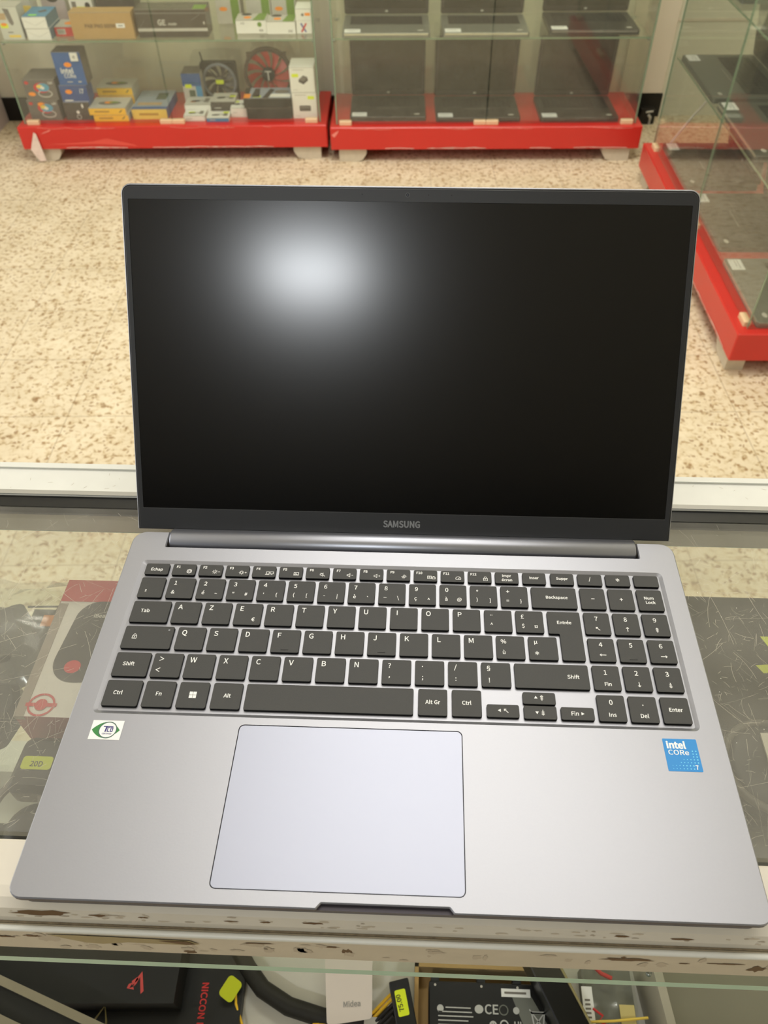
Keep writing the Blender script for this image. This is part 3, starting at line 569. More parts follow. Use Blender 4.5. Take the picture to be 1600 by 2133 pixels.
b.line([(-.17405, -.0002), (.17405, -.0002)], .00022, mat('screen edge line', (74, 74, 74), .4), None, .00072); ld(b, 'bezel', 'charcoal grey plastic bezel')
b = MB(); b.poly(scr_h, scrm, None, .00035); ld(b, 'screen', 'dark switched off matte screen')
b = MB(); b.txt('SAMSUNG', 0, -.0095, .0042, logom, None, .00078, 'c', .028, 0, 0.0247 / (.0042 * (text_geo('SAMSUNG', .028)[3] - text_geo('SAMSUNG', .028)[2]))); ld(b, 'brand_logo', 'grey maker wordmark')
b = MB(); b.ell(0, .2000, .0013, .0013, groove, None, .00072, 20); b.ring(0, .2000, .0012, .0003, mat('lens ring', (70, 72, 76), .3), None, .00078); b.ell(0, .2, .0005, .0005, mat('lens', (70, 76, 90), .1), None, .0008, 14); ld(b, 'webcam')
for x in (-.0280, .0128, .0270):
    b = MB(); b.ell(x, .2001, .0004, .0004, gask, None, .00075, 10); ld(b, 'microphone_hole')

# ---- keys
mmF = .001
KEYS = []
def key(x0, x1, y0, y1, leg=()): KEYS.append((x0 * mmF, x1 * mmF, y0 * mmF, y1 * mmF, leg))
U, LW, RW = 'u', 'l', 'r'
R0 = (192.5, 201.3); R1 = (174.3, 190.0); R2 = (155.9, 171.6); R3 = (137.3, 153.1); R4 = (118.6, 134.5); R5 = (99.8, 116.1)
key(-163.1, -147.9, *R0, leg=[('t', 'Échap', .5, .54, 2.0, .012)])
icons = ['gear', 'sun-', 'sun+', 'screens', 'pad', 'mute', 'vol-', 'vol+', 'kbl', 'camlock', 'gauge', 'flock']
for i in range(12):
    x = -145.6 + 17.18 * i
    key(x, x + 15.0, *R0, leg=[('t', 'F%d' % (i + 1), .24, .26, 1.75, .02), ('i', icons[i], .74, .64)])
x = -145.6 + 17.18 * 12; key(x, x + 14.9, *R0, leg=[('t', 'Impr', .5, .32, 1.9, .015), ('t', 'écran', .5, .70, 1.9, .015)])
key(77.9, 92.6, *R0, leg=[('t', 'Inser', .5, .45, 1.9, .015)]); key(95.5, 110.2, *R0, leg=[('t', 'Suppr', .5, .45, 1.9, .015)])
key(112.6, 127.9, *R0, leg=[('t', '/', .5, .45, 2.6, 0)]); key(130.1, 145.4, *R0, leg=[('i', 'ast', .5, .45)]); key(147.9, 163.2, *R0)
key(-163.1, -147.7, *R1, leg=[('t', '2', .3, .66, 1.5, .015)])
nums = [('1', '&', ''), ('2', 'é', '~'), ('3', '"', '#'), ('4', "'", '{'), ('5', '(', '['), ('6', '-', '|'), ('7', 'è', '`'), ('8', '_', '\\'), ('9', 'ç', '^'), ('0', 'à', '@'), ('°', ')', ']'), ('+', '=', '}')]
for i, (a, c, d) in enumerate(nums):
    x = -145.4 + 18.98 * i; lg = [('t', a, .27, .25, 2.9, 0), ('t', c, .25, .70, 2.5, 0)]
    if d: lg.append(('t', d, .73, .72, 2.4, 0))
    key(x, x + 16.8, *R1, leg=lg)
key(82.4, 110.2, *R1, leg=[('t', 'Backspace', .56, .48, 2.0, .012)])
key(112.6, 127.9, *R1, leg=[('t', '–', .5, .5, 3.2, 0)]); key(130.0, 145.4, *R1, leg=[('t', '+', .5, .5, 3.0, 0)]); key(147.7, 163.2, *R1, leg=[('t', 'Num', .46, .40, 2.0, .015), ('t', 'Lock', .5, .61, 2.0, .015)])
key(-163.1, -139.8, *R2, leg=[('t', 'Tab', .36, .46, 2.3, .005)])
for i, a in enumerate('AZERTYUIOP'):
    x = -137.7 + 19.02 * i; key(x, x + 16.7, *R2, leg=[('t', a, .25, .25, 3.3, 0)] + ([('t', '€', .72, .74, 2.7, 0)] if a == 'E' else []))
key(52.5, 69.2, *R2, leg=[('t', '¨', .26, .24, 2.9, 0), ('t', '^', .26, .64, 2.4, 0)]); key(71.4, 88.1, *R2, leg=[('t', '£', .25, .27, 2.8, 0), ('t', '$', .26, .70, 2.5, 0), ('t', '¤', .72, .72, 2.8, 0)])
for i, (a, c) in enumerate([('7', 'nw'), ('8', 'up'), ('9', 'pgup')]):
    x = 112.7 + 17.57 * i; key(x, x + 15.3, *R2, leg=[('t', a, .48, .28, 2.9, 0), ('i', c, .5, .74)])
key(-163.1, -133.6, *R3, leg=[('i', 'lock', .23, .47), ('d', .9, .16)])
for i, a in enumerate('QSDFGHJKLM'):
    x = -131.1 + 19.0 * i; key(x, x + 16.8, *R3, leg=[('t', a, .25, .25, 3.3, 0)] + ([('b',)] if a in 'FJ' else []))
key(58.8, 75.5, *R3, leg=[('t', '%', .26, .25, 2.7, 0), ('t', 'ù', .26, .72, 2.4, 0)]); key(77.8, 94.7, *R3, leg=[('t', 'µ', .26, .27, 2.6, 0), ('i', 'ast', .27, .72)])
for i, (a, c) in enumerate([('4', 'left'), ('5', ''), ('6', 'right')]):
    x = 112.8 + 17.55 * i; key(x, x + 15.3, *R3, leg=[('t', a, .48, .27, 2.9, 0), ('i', c, .52, .72) if c else ('b',)])
key(-163.1, -142.8, *R4, leg=[('t', 'Shift', .42, .48, 2.3, .005)]); key(-140.8, -123.7, *R4, leg=[('i', 'gt', .27, .24), ('i', 'lt', .24, .70)])
for i, (a, c) in enumerate([('W', ''), ('X', ''), ('C', ''), ('V', ''), ('B', ''), ('N', ''), ('?', ','), ('.', ';'), ('/', ':'), ('§', '!')]):
    x = -121.7 + 19.0 * i; key(x, x + 16.8, *R4, leg=[('t', a, .25, .25, 3.3 if a in 'WXCVBN' else 2.9, 0)] + ([('t', c, .26, .73, 2.8, 0)] if c else []))
key(68.3, 110.5, *R4, leg=[('t', 'Shift', .79, .50, 2.3, .005)])
for i, (a, c) in enumerate([('1', 'Fin'), ('2', 'down'), ('3', 'pgdn')]):
    x = 112.8 + 17.55 * i; key(x, x + 15.3, *R4, leg=[('t', a, .48, .28, 2.9, 0), ('t', c, .52, .75, 2.2, .005) if c == 'Fin' else ('i', c, .52, .73)])
key(-163.2, -143.0, *R5, leg=[('t', 'Ctrl', .38, .49, 2.3, .005)]); key(-140.8, -123.8, *R5, leg=[('t', 'Fn', .5, .49, 2.3, .005)]); key(-121.5, -104.6, *R5, leg=[('i', 'win', .5, .5)])
key(-102.3, -85.6, *R5, leg=[('t', 'Alt', .52, .49, 2.3, .005)]); key(-83.4, 10.8, *R5); key(13.4, 29.7, *R5, leg=[('t', 'Alt Gr', .5, .5, 2.3, .005)]); key(32.2, 48.7, *R5, leg=[('t', 'Ctrl', .5, .49, 2.3, .005)])
key(51.4, 69.3, 100.0, 107.8, leg=[('i', 'tl', .40, .47), ('i', 'nw', .60, .5)]); key(71.8, 90.0, 108.6, 116.0, leg=[('i', 'tu', .40, .45), ('i', 'pgup', .58, .48)])
key(71.8, 89.9, 99.6, 107.6, leg=[('i', 'td', .40, .5), ('i', 'pgdn', .58, .5)]); key(92.2, 110.4, 99.7, 107.4, leg=[('t', 'Fin', .42, .5, 2.3, .005), ('i', 'tr', .64, .5)])
key(112.8, 128.1, 99.5, 115.6, leg=[('t', '0', .5, .28, 2.9, 0), ('t', 'Ins', .5, .75, 2.3, .005)]); key(130.2, 145.6, 99.4, 115.3, leg=[('t', '.', .5, .34, 3.0, .01), ('t', 'Del', .5, .75, 2.3, .005)])
key(147.9, 163.3, 99.3, 115.3, leg=[('t', 'Enter', .5, .48, 2.2, .01)])
def icon(mb, nm, x, y, z):
    M = Matrix.Translation((x, y, 0)); q = .0004; Lg = legend
    A = lambda pts, w_=q, c=False: mb.line([(px * .001, py * .001) for px, py in pts], w_, Lg, M, z, c)
    def arrow(dx, dy, l=1.5, h=.8):
        n_ = math.hypot(dx, dy); dx /= n_; dy /= n_; tx, ty = dx * l, dy * l; A([(-tx, -ty), (tx * .95, ty * .95)])
        A([(tx - dx * h - dy * h, ty - dy * h + dx * h), (tx, ty), (tx - dx * h + dy * h, ty - dy * h - dx * h)])
    if nm == 'gear':
        A([(1.6 * math.cos(PI / 3 * k + PI / 6), 1.6 * math.sin(PI / 3 * k + PI / 6)) for k in range(6)], .00035, True); mb.ring(0, 0, .0008, .0003, Lg, M, z, 12)
    elif nm in ('sun-', 'sun+', 'kbl'):
        ox = -.7 if nm != 'kbl' else 0
        mb.ring(ox * .001, 0, .0008, .0003, Lg, M, z, 12)
        for k in range(8):
            c, s_ = math.cos(PI / 4 * k), math.sin(PI / 4 * k); A([(ox + 1.15 * c, 1.15 * s_), (ox + 1.7 * c, 1.7 * s_)], .0003)
        if nm == 'kbl': A([(-1.2, 1.2), (1.2, -1.2)], .0003)
        else:
            A([(1.4, 0), (2.6, 0)], .0003)
            if nm == 'sun+': A([(2.0, .6), (2.0, -.6)], .0003)
    elif nm == 'screens':
        A([(-2.4, -.7), (-.2, -.7), (-.2, 1.1), (-2.0, 1.1), (-2.0, -.7)], .0003); A([(.4, -.4), (2.5, -.4), (2.5, 1.1), (.4, 1.1), (.4, -.4)], .0003); A([(.9, -1.1), (2.0, -1.1)], .0003); A([(-2.7, -1.1), (.1, -1.1)], .0003)
    elif nm == 'pad': A([(-1.5, -1.1), (1.5, -1.1), (1.5, 1.1), (-1.5, 1.1)], .0003, True); A([(-1.5, 1.1), (1.5, -1.1)], .0003); A([(-1.5, -.5), (0.7, -.5)], .0003)
    elif nm in ('mute', 'vol-', 'vol+'):
        o_ = -.6
        A([(-1.3 + o_, -.5), (-.6 + o_, -.5), (.5 + o_, -1.3), (.5 + o_, 1.3), (-.6 + o_, .5), (-1.3 + o_, .5)], .0003, True)
        if nm == 'mute': A([(-1.6, 1.4), (1.2, -1.4)], .0003)
        else:
            A([(.9, 0), (2.0, 0)], .0003)
            if nm == 'vol+': A([(1.45, .55), (1.45, -.55)], .0003)
    elif nm == 'camlock':
        A([(-2.3, -.9), (.2, -.9), (.2, 1.0), (-2.3, 1.0)], .0003, True); mb.ring(-.001, .0001, .0005, .0003, Lg, M, z, 10)
        A([(.7, -1.2), (2.5, -1.2), (2.5, .2), (.7, .2)], .0004, True); mb.ring(.0016, .0002, .0006, .0003, Lg, M, z, 10, a0=0, a1=PI)
    elif nm == 'gauge': mb.ring(0, -.0005, .0016, .0003, Lg, M, z, 14, a0=-.4, a1=PI + .4); A([(0, -.8), (.8, .4)], .0003); A([(-1.5, -1.1), (1.5, -1.1)], .0003)
    elif nm in ('flock', 'lock'):
        A([(-1.2, -1.5), (1.2, -1.5), (1.2, .4), (-1.2, .4)], .0003, True); mb.ring(0, .0004, .0008, .0003, Lg, M, z, 12, ry=.0012, a0=0, a1=PI); mb.txt('F' if nm == 'flock' else 'A', 0, -.0011, .0011, Lg, M, z, 'c', .01)
    elif nm == 'ast':
        for k in range(3): c, s_ = math.cos(PI / 3 * k + PI / 2), math.sin(PI / 3 * k + PI / 2); A([(-1.3 * c, -1.3 * s_), (1.3 * c, 1.3 * s_)], .00042)
    elif nm == 'gt': A([(-1.1, 1.3), (1.1, 0), (-1.1, -1.3)], .0004)
    elif nm == 'lt': A([(1.1, 1.3), (-1.1, 0), (1.1, -1.3)], .0004)
    elif nm == 'win':
        for a in (-1.05, 1.05):
            for c in (-1.05, 1.05): mb.quad((a - .95) * .001, (a + .95) * .001, (c - .95) * .001, (c + .95) * .001, Lg, M, z)
    elif nm == 'nw': arrow(-1, 1)
    elif nm == 'up': arrow(0, 1)
    elif nm == 'down': arrow(0, -1)
    elif nm == 'left': arrow(-1, 0, 1.8)
    elif nm == 'right': arrow(1, 0, 1.8)
    elif nm in ('pgup', 'pgdn'):
        s_ = 1 if nm == 'pgup' else -1; A([(0, -1.6), (0, 1.6)]); A([(-.8, s_ * .8), (0, s_ * 1.6), (.8, s_ * .8)])
        A([(-.7, -.2), (.7, -.2)], .0003); A([(-.7, -.8), (.7, -.8)], .0003); A([(-.7, .4), (.7, .4)], .0003)
    elif nm in ('tl', 'tr', 'tu', 'td'):
        a = {'tr': 0, 'tu': PI / 2, 'tl': PI, 'td': -PI / 2}[nm]; mb.poly([(.0011 * math.cos(a + k * 2 * PI / 3), .0011 * math.sin(a + k * 2 * PI / 3)) for k in range(3)], Lg, M, z)
ZK = .0006
def keyobj(loop, x0, x1, y0, y1, leg, nm='key'):
    cx, cy = (x0 + x1) / 2, (y0 + y1) / 2; mb = MB()
    mb.prism([(x - cx, y - cy) for x, y in loop], -.00125, ZK, keym, None, side=keys, ch=.00018)
    for g in leg:
        if g[0] == 't':
            _, s_, fx, fy, h, bd = g; x = x0 + (x1 - x0) * fx - cx; y = y1 - (y1 - y0) * fy - cy
            al = 'c'; h *= .001; off = h / 2
            vs = text_geo(s_, bd)[0]; lo_ = min(p[1] for p in vs); hi = max(p[1] for p in vs)
            if s_ in "^~`-_¨°.,;:–'\"\\/|()[]{}@#&*+=€$£¤§µ?!":   # centre or raise the marks like the printed ones
                off = (lo_ + hi) / 2 * h / CAP
                if s_ in '`"\'': off -= .0006
            mb.txt(s_, x, y - off, h, legend, None, ZK + .00005, al, bd)
        elif g[0] == 'i': icon(mb, g[1], x0 + (x1 - x0) * g[2] - cx, y1 - (y1 - y0) * g[3] - cy, ZK + .00005)
        elif g[0] == 'd': mb.ell(x0 + (x1 - x0) * g[1] - cx, y1 - (y1 - y0) * g[2] - cy, .0006, .0006, logom, None, ZK + .00005, 12)
        elif g[0] == 'b': mb.box(-.0022, .0022, y0 - cy + .0017, y0 - cy + .0021, ZK, ZK + .0003, keym)
    return lp(mb, nm, loc=(cx, cy, LZ))
for (x0, x1, y0, y1, leg) in KEYS:
    keyobj(rrect(x0, x1, y0, y1, .0011, 4), x0, x1, y0, y1, leg)
ent = rpoly([(.0970, .1373), (.1104, .1373), (.1104, .1717), (.0906, .1717), (.0906, .1556), (.0970, .1556)], [.0011, .0011, .0011, .0011, .0011, .0006], 4)
keyobj(ent, .0906, .1104, .1373, .1717, [('t', 'Entrée', .5, .23, 2.1, .012)], 'enter_key')

# ---- stickers on the palm rest
grn = mat('sticker green', (52, 130, 62), .5); grn2 = mat('sticker teal grey', (72, 104, 92), .5); navy = mat('sticker navy', (46, 40, 120), .5)
b = MB(); M = Matrix.Translation((-.1642, .0799, 0)); b.quad(0, .0172, 0, .0112, wht2, M, .00012)
eye = []
cx, cy = .0092, .0056
for k in range(13): t = PI * k / 12; eye.append((.0006 + (.0160 - .0006) * k / 12, cy + .0047 * math.sin(t) ** .85))
for k in range(1, 12): t = PI * k / 12; eye.append((.0160 - (.0160 - .0006) * k / 12, cy - .0047 * math.sin(t) ** .85))
b.poly([(x, y) for x, y in eye][::-1], grn, M, .00016)
b.ell(.0094, cy, .0050, .0049, grn2, M, .00019, 28); b.ell(.0094, cy, .0045, .0043, wht2, M, .00022, 28)
b.quad(.0068, .0120, .0073, .0078, navy, M, .00026); b.poly([(.0078, .0044), (.0086, .0044), (.0090, .0075), (.0081, .0075)], navy, M, .00026)
b.line([(.0106, .0069), (.0093, .0069), (.0093, .0047), (.0105, .0047)], .0005, navy, M, .00026); b.line([(.0110, .0047), (.0120, .0047), (.0120, .0069), (.0110, .0069)], .0005, navy, M, .00026, True)
b.txt('CERTIFIED', .0094, .0030, .0008, navy, M, .00026, 'c', .02); lp(b, 'certification_sticker', lab='small white sticker with a green eye emblem')
sky_ = mat('sticker blue', (22, 134, 206), .4); dot = mat('sticker cyan dots', (130, 226, 250), .5)
b = MB(); M = Matrix.Translation((.1447, .0725, 0)); b.prism(rrect(0, .0180, 0, .0182, .0005, 3), .00002, .00012, sky_, M)
b.txt('intel', .0016, .0128, .0036, wht2, M, .00016, 'l', .04, 0, 1.0); b.txt('CORe', .0019, .0092, .0026, wht2, M, .00016, 'l', .0, 0, 1.22); b.txt('7', .0153, .0013, .0022, wht2, M, .00016, 'c', .02)
for r_, (a, z_) in enumerate([(8, 1.5), (7, 3.2), (6, 4.9), (5, 6.6), (1, 8.2), (1, 9.8), (1, 11.4)]):
    for k in range(a if r_ < 4 else 2):
        px = .0165 - k * .0018 - (0.0028 if r_ < 2 else 0)
        if px > .002: b.ell(px, z_ * .001, .00034 - .00003 * k, .00034 - .00003 * k, dot, M, .00016, 8)
lp(b, 'processor_sticker', lab='small bright blue processor sticker')

# ================================================================== display cabinets
hbm = mat('beige hinge block', (222, 190, 150), 0.5); metalm = mat('shelf clip steel', (150, 156, 148), 0.3, 0.6)
footm = mat('cream foot', (196, 184, 162), 0.6, 0, 0.3, 0.12, 60)
filmm = mat('peeling film', (232, 130, 118), 0.25, 0, 0.6, 0.25, 60)
filmw = mat('peeling clear film', (226, 204, 190), 0.2, 0, 0.6, 0.2, 50)
def cabinet(loc, rz, wd, dp, label, zs, doors_left=True, shelf_in=0.03, seed=0):
    """local frame: u along the front, v into the cabinet"""
    t = thing('display_cabinet', label, 'display cabinet', (loc[0], loc[1], 0), rz)
    def P(mb, nm, lab=None):
        o = mb.build(nm, t); (lab and o.__setitem__('label', lab)); return o
    b = MB(); b.prism(rrect(0, wd, 0, dp, .004, 2), .052, .135, red, None, ch=.003); P(b, 'plinth', 'red laminate plinth')
    g = .03; H_ = 1.85
    for k, (u0, u1) in enumerate(((g, wd / 2 - .002), (wd / 2 + .002, wd - g))):
        b = MB(); b.box(u0, u1, g, g + .005, .138, H_ - .01, vitr, side=gedged, top=gedged); d = P(b, 'glass_door')
        for uu in ((u0 + .03, ) if k == 0 else (u1 - .03,)) + ((u1 - .022,) if k == 0 else (u0 + .022,)):
            mb = MB(); mb.prism(rrect(uu - .024, uu + .024, g - .008, g + .012, .003, 2), .1352, .150, hbm, None, ch=.002); o = mb.build('hinge_block', d)
    for u in (g - .006, wd - g + .001):
        b = MB(); b.box(u, u + .005, g, dp - .015, .1355, H_, vitr, front=gedged); P(b, 'side_pane')
    b = MB(); b.box(g, wd - g, dp - .02, dp - .015, .1355, H_, vitr); P(b, 'back_pane')
    b = MB(); b.box(g - .01, wd - g + .01, g - .005, dp - .01, H_, H_ + .006, vitr, front=gedged); P(b, 'top_pane')
    for z in zs:
        b = MB(); b.box(g + .003, wd - g - .003, g + .012, dp - .022, z - .006, z, vitr, front=gedged); s_ = P(b, 'glass_shelf')
        for u in (g + .002, wd - g - .002):
            for v in (g + .03, dp - .05):
                mb = MB(); mb.lathe([(0, -.008), (.006, -.008), (.006, .0), (.004, .0), (0, .0)], metalm, 10, Matrix.Translation((u, v, z - .008))); mb.box(u - .008, u + .008, v - .004, v + .004, z - .010, z - .0065, metalm); mb.build('shelf_clip', s_)
    for u in (.03, wd - .14):
        for v in (.012, dp - .08):
            b = MB(); flip = u > wd / 2
            pf = [(0, .052), (.11, .052), (.108, .03), (.092, .006), (.07, .0), (0, .0)]
            if flip: pf = [(.11 - x, z) for x, z in pf][::-1]
            b.prism([(u + x, z) for x, z in pf][::-1], -.05, 0, footm, FR(0, v, 0)); P(b, 'foot', 'cream plastic foot')
    rr = random.Random(seed); b = MB()
    for i in range(10):
        x = rr.uniform(.05, wd - .15); l = rr.uniform(.03, .12); b.line([(x, .137 - .0), (x + l / 2, .1355 - rr.uniform(.002, .006)), (x + l, .1335)], .0015, filmm, FR(0, -.0004, -.004), .0002)
    for i in range(12):
        x = rr.uniform(.05, wd - .15); l = rr.uniform(.03, .14); b.line([(x, .056), (x + l / 2, .056 + rr.uniform(.0, .003)), (x + l, .055)], .0018, filmw, FR(0, -.0004, 0), .0002)
    o = P(b, 'peeling_film_edge', 'peeling edges of the protective film'); o['kind'] = 'stuff'
    return t
A1, A2, A3 = math.radians(2.56), math.radians(2.15), math.radians(-88.94)
O1, O2 = (-1.589, 2.968), (-.368, 2.994)
c1 = cabinet(O1, A1, 1.207, .37, 'glass cabinet on red plinth at left, filled with small boxes and fans', (.42, .72), seed=1)
c2 = cabinet(O2, A2, 1.213, .37, 'glass cabinet on red plinth in the middle of the back row, holding six laptops', (.43, .72), seed=2)
# the right cabinet faces left: its local u runs towards the counter, v away from the aisle
a3 = math.radians(1.06)
FAR = (.839 - 1.243 * math.sin(a3), 1.641 + 1.243 * math.cos(a3))
c3 = cabinet(FAR, A3, 1.243, .42, 'glass cabinet on red plinth at right, turned sideways towards the aisle', (.433, .687), seed=3)
b = MB()
b.poly([(.030, .052), (.062, .118), (.070, .112), (.074, .060), (.078, .010), (.052, .006), (.040, .03)], filmw, FR(0, -.006, 0), 0)
b.poly([(.085, .108), (.125, .120), (.130, .126), (.10, .116)], filmm, FR(0, -.001, 0), 0)
b.poly([(.08, .068), (.30, .070), (.46, .060), (.44, .068), (.34, .092), (.28, .080)], mat('film crease', (220, 78, 66), .2), FR(0, -.0008, 0), 0)
o = b.build('peeling_film', c1); o['label'] = 'torn strip of clear film hanging from the plinth'
b = MB(); b.poly([(.004, .108), (.034, .126), (.030, .116), (.016, .098)], filmm, FR(0, -.001, 0), 0); o = b.build('peeling_film', c2); o['label'] = 'curled flap of film at the corner'

# ---- cartons and other goods
def at(O, A, u, v, z):
    return (O[0] + u * math.cos(A) - v * math.sin(A), O[1] + u * math.sin(A) + v * math.cos(A), z)
def carton(O, A, nm, label, cat, u0, u1, v0, v1, z0, z1, base, front=None, top=None, side=None, dec=None, group=None, rz=0.0):
    w_, d_, h_ = u1 - u0, v1 - v0, z1 - z0
    mb = MB(); mb.box(-w_ / 2, w_ / 2, -d_ / 2, d_ / 2, 0, h_, base, None, front, top, side)
    mb.line([(-w_ / 2, h_ - .0008), (w_ / 2, h_ - .0008)], .0012, MATS['flap line'], FR(0, -d_ / 2, 0), .0002)
    F = FR(-w_ / 2, -d_ / 2, 0); T = TP(-w_ / 2, -d_ / 2, h_); R_ = RS(w_ / 2, -d_ / 2, 0)
    kids = dec(mb, F, T, R_, w_, d_, h_) if dec else None
    o = mb.build(nm, None, at(O, A, (u0 + u1) / 2, (v0 + v1) / 2, z0), (0, 0, A + rz)); tag(o, label, cat, group)
    for (kn, km) in (kids or []): km.build(kn, o)
    return o
mat('flap line', (150, 146, 136), .6)
def sticker(mt, M, u, v, w_=.022, h_=.012, round_=False, text='14.90'):
    s_ = MB()
    if round_: s_.ell(u, v, w_ / 2, h_ / 2, mt, M, .0006)
    else: s_.poly(rrect(u - w_ / 2, u + w_ / 2, v - h_ / 2, v + h_ / 2, .003, 3), mt, M, .0006)
    return ('price_sticker', s_)
grey_ = mat('warm grey card', (112, 104, 98), .5, 0, .3, .05, 30); dgrey = mat('dark grey card', (78, 70, 66), .45, 0, .4, .06, 30)
blue = mat('blue card', (44, 92, 158), .4, 0, .5, .06, 20); blued = mat('deep blue card', (50, 78, 140), .4); lblue = mat('light blue card', (62, 140, 186), .4)
yell = mat('yellow card', (246, 196, 48), .5, 0, .4, .04, 20); yellp = mat('pale yellow card', (240, 208, 90), .5); lightg = mat('light grey card', (196, 192, 182), .5, 0, .4, .06, 30)
kraft = mat('kraft cardboard', (184, 150, 98), .7, 0, .2, .05, 40); green = mat('leaf green print', (112, 146, 52), .5); ink = mat('black ink', (34, 30, 28), .6); redp = mat('red print', (206, 48, 46), .5)
teal = mat('teal print', (90, 160, 190), .4); purple = mat('purple print', (150, 120, 170), .4); inkg = mat('grey ink', (120, 114, 106), .6)
H = .1355
# left cabinet, plinth level
def d_fanbox(st):
    def f(mb, F, T, R_, w_, d_, h_):
        mb.ell(w_ * .55, h_ * .60, .030, .018, redp, F, .0003); mb.ell(w_ * .60, h_ * .62, .024, .015, teal, F, .0006); mb.ell(w_ * .50, h_ * .66, .012, .007, yellp, F, .0008); mb.ell(w_ * .58, h_ * .60, .008, .006, white, F, .001)
        mb.ring(w_ * .62, h_ * .32, .026, .004, lightg, F, .0005, 20, .012); mb.txt('120', w_ * .86, h_ * .78, .008, white, F, .0004); mb.ell(w_ * .12, h_ * .84, .008, .006, redp, F, .0004)
        mb.line([(w_ * .3, d_ * .6), (w_ * .7, d_ * .6)], .004, inkg, T, .0003)
        return [sticker(org, F, w_ * st[0], h_ * st[1], .028, .015, True)]
    return f
carton(O1, A1, 'fan_carton', 'grey cooling fan box with a colour wheel picture, lower of two', 'box', .042, .162, .069, .195, H, .209, grey_, dec=d_fanbox((.45, .80)), group='fan boxes in left cabinet')
carton(O1, A1, 'fan_carton', 'grey cooling fan box with a colour wheel picture, upper of two', 'box', .050, .172, .069, .195, .2095, .283, grey_, dec=d_fanbox((.2, .30)), group='fan boxes in left cabinet')
def d_cpu_low(mb, F, T, R_, w_, d_, h_):
    mb.ell(w_ * .5, h_ * .45, .006, .006, white, F); mb.ring(w_ * .5, h_ * .18, .008, .0015, white, F); mb.ell(w_ * .72, h_ * .8, .004, .008, white, F)
carton(O1, A1, 'processor_carton', 'black processor box at the bottom of the blue stack', 'box', .180, .282, .069, .139, H, .200, dgrey, side=blued, dec=d_cpu_low, group='processor boxes')
def d_cpu_mid(mb, F, T, R_, w_, d_, h_):
    mb.txt('i7', w_ * .8, h_ * .52, .016, white, F); mb.line([(w_ * .1, h_ * .12), (w_ * .4, h_ * .12)], .004, white, F); mb.line([(.004, .003), (w_ - .004, .003)], .0012, white, F)
    return [sticker(org, F, w_ * .32, h_ * .62, .026, .016, True)]
carton(O1, A1, 'processor_carton', 'blue processor box marked i7 in the middle of the stack', 'box', .184, .288, .069, .139, .2005, .262, blued, dec=d_cpu_mid, group='processor boxes')
def d_cpu_top(mb, F, T, R_, w_, d_, h_):
    mb.txt('intel', w_ * .40, h_ * .36, .017, white, F, .0004, 'c', .02); mb.txt('CORe', w_ * .46, h_ * .22, .013, white, F, .0004, 'c', 0); mb.quad(w_ * .25, w_ * .8, d_ * .3, d_ * .6, dgrey, T)
    mb.line([(w_ * .3, h_ * .1), (w_ * .5, h_ * .1)], .003, lightg, F); mb.line([(w_ * .7, h_ * .1), (w_ * .82, h_ * .1)], .004, lightg, F)
    s_ = MB(); s_.box(w_ * .66, w_ * .92, 0, .006, h_ * .74, h_ * .98, white, F @ Matrix(((1, 0, 0, 0), (0, 0, 1, 0), (0, 1, 0, 0), (0, 0, 0, 1))) @ Matrix.Identity(4))
    s_.txt('i5', w_ * .79, h_ * .82, .009, ink, F, .0066); s2 = MB(); s2.quad(0.2 * d_, d_ * .9, h_ * .15, h_ * .75, inkg, R_)
    return [sticker(org, F, w_ * .48, h_ * .62, .028, .017, True), ('corner_label', s_), ('side_print', s2)]
carton(O1, A1, 'processor_carton', 'tall blue processor box on top of the stack', 'box', .192, .297, .069, .145, .2625, .376, blue, top=dgrey, side=grey_, dec=d_cpu_top, group='processor boxes')
def d_yel(mb, F, T, R_, w_, d_, h_):
    mb.quad(0, w_, 0, d_, lightg, T); mb.ell(w_ * .5, d_ * .45, .045, .02, inkg, T, .0005); mb.ell(w_ * .48, d_ * .5, .02, .012, org, T, .0008); mb.ell(w_ * .6, d_ * .5, .02, .008, green, T, .0009)
    mb.line([(w_ * .15, h_ * .5), (w_ * .55, h_ * .5)], .007, mat('ochre print', (186, 140, 30), .5), F); mb.line([(w_ * .82, h_ * .35), (w_ * .9, h_ * .7)], .003, ink, F)
carton(O1, A1, 'network_card_carton', 'yellow fronted flat box, bottom of the front pair', 'box', .293, .428, .052, .165, H, .1595, yell, side=lightg, dec=d_yel, group='yellow boxes in left cabinet')
carton(O1, A1, 'network_card_carton', 'yellow fronted flat box, top of the front pair', 'box', .281, .424, .050, .168, .160, .185, yell, side=lightg, dec=d_yel, group='yellow boxes in left cabinet')
carton(O1, A1, 'network_card_carton', 'yellow fronted flat box at the bottom of the pair behind', 'box', .290, .430, .176, .285, H, .188, yell, side=lightg, dec=d_yel, group='yellow boxes in left cabinet')
carton(O1, A1, 'network_card_carton', 'yellow fronted flat box on top of the pair behind', 'box', .288, .428, .178, .288, .1885, .216, yell, side=lightg, dec=d_yel, group='yellow boxes in left cabinet')
def d_yb(mb, F, T, R_, w_, d_, h_):
    mb.quad(0, w_, 0, d_, mat('silver blue print', (150, 160, 172), .4), T); mb.quad(0, w_, 0, d_ * .12, blue, T, .0005); mb.quad(w_ * .1, w_ * .8, d_ * .2, d_ * .35, mat('tan print', (190, 160, 120), .5), T, .0006); mb.quad(w_ * .55, w_ * .85, d_ * .5, d_ * .85, mat('olive print', (80, 92, 72), .5), T, .0006)
    mb.line([(w_ * .2, h_ * .5), (w_ * .75, h_ * .5)], .008, mat('ochre print', (186, 140, 30), .5), F)
carton(O1, A1, 'router_carton', 'flat box with pale yellow front and blue sides', 'box', .440, .577, .071, .275, H, .173, yellp, side=blue, dec=d_yb)
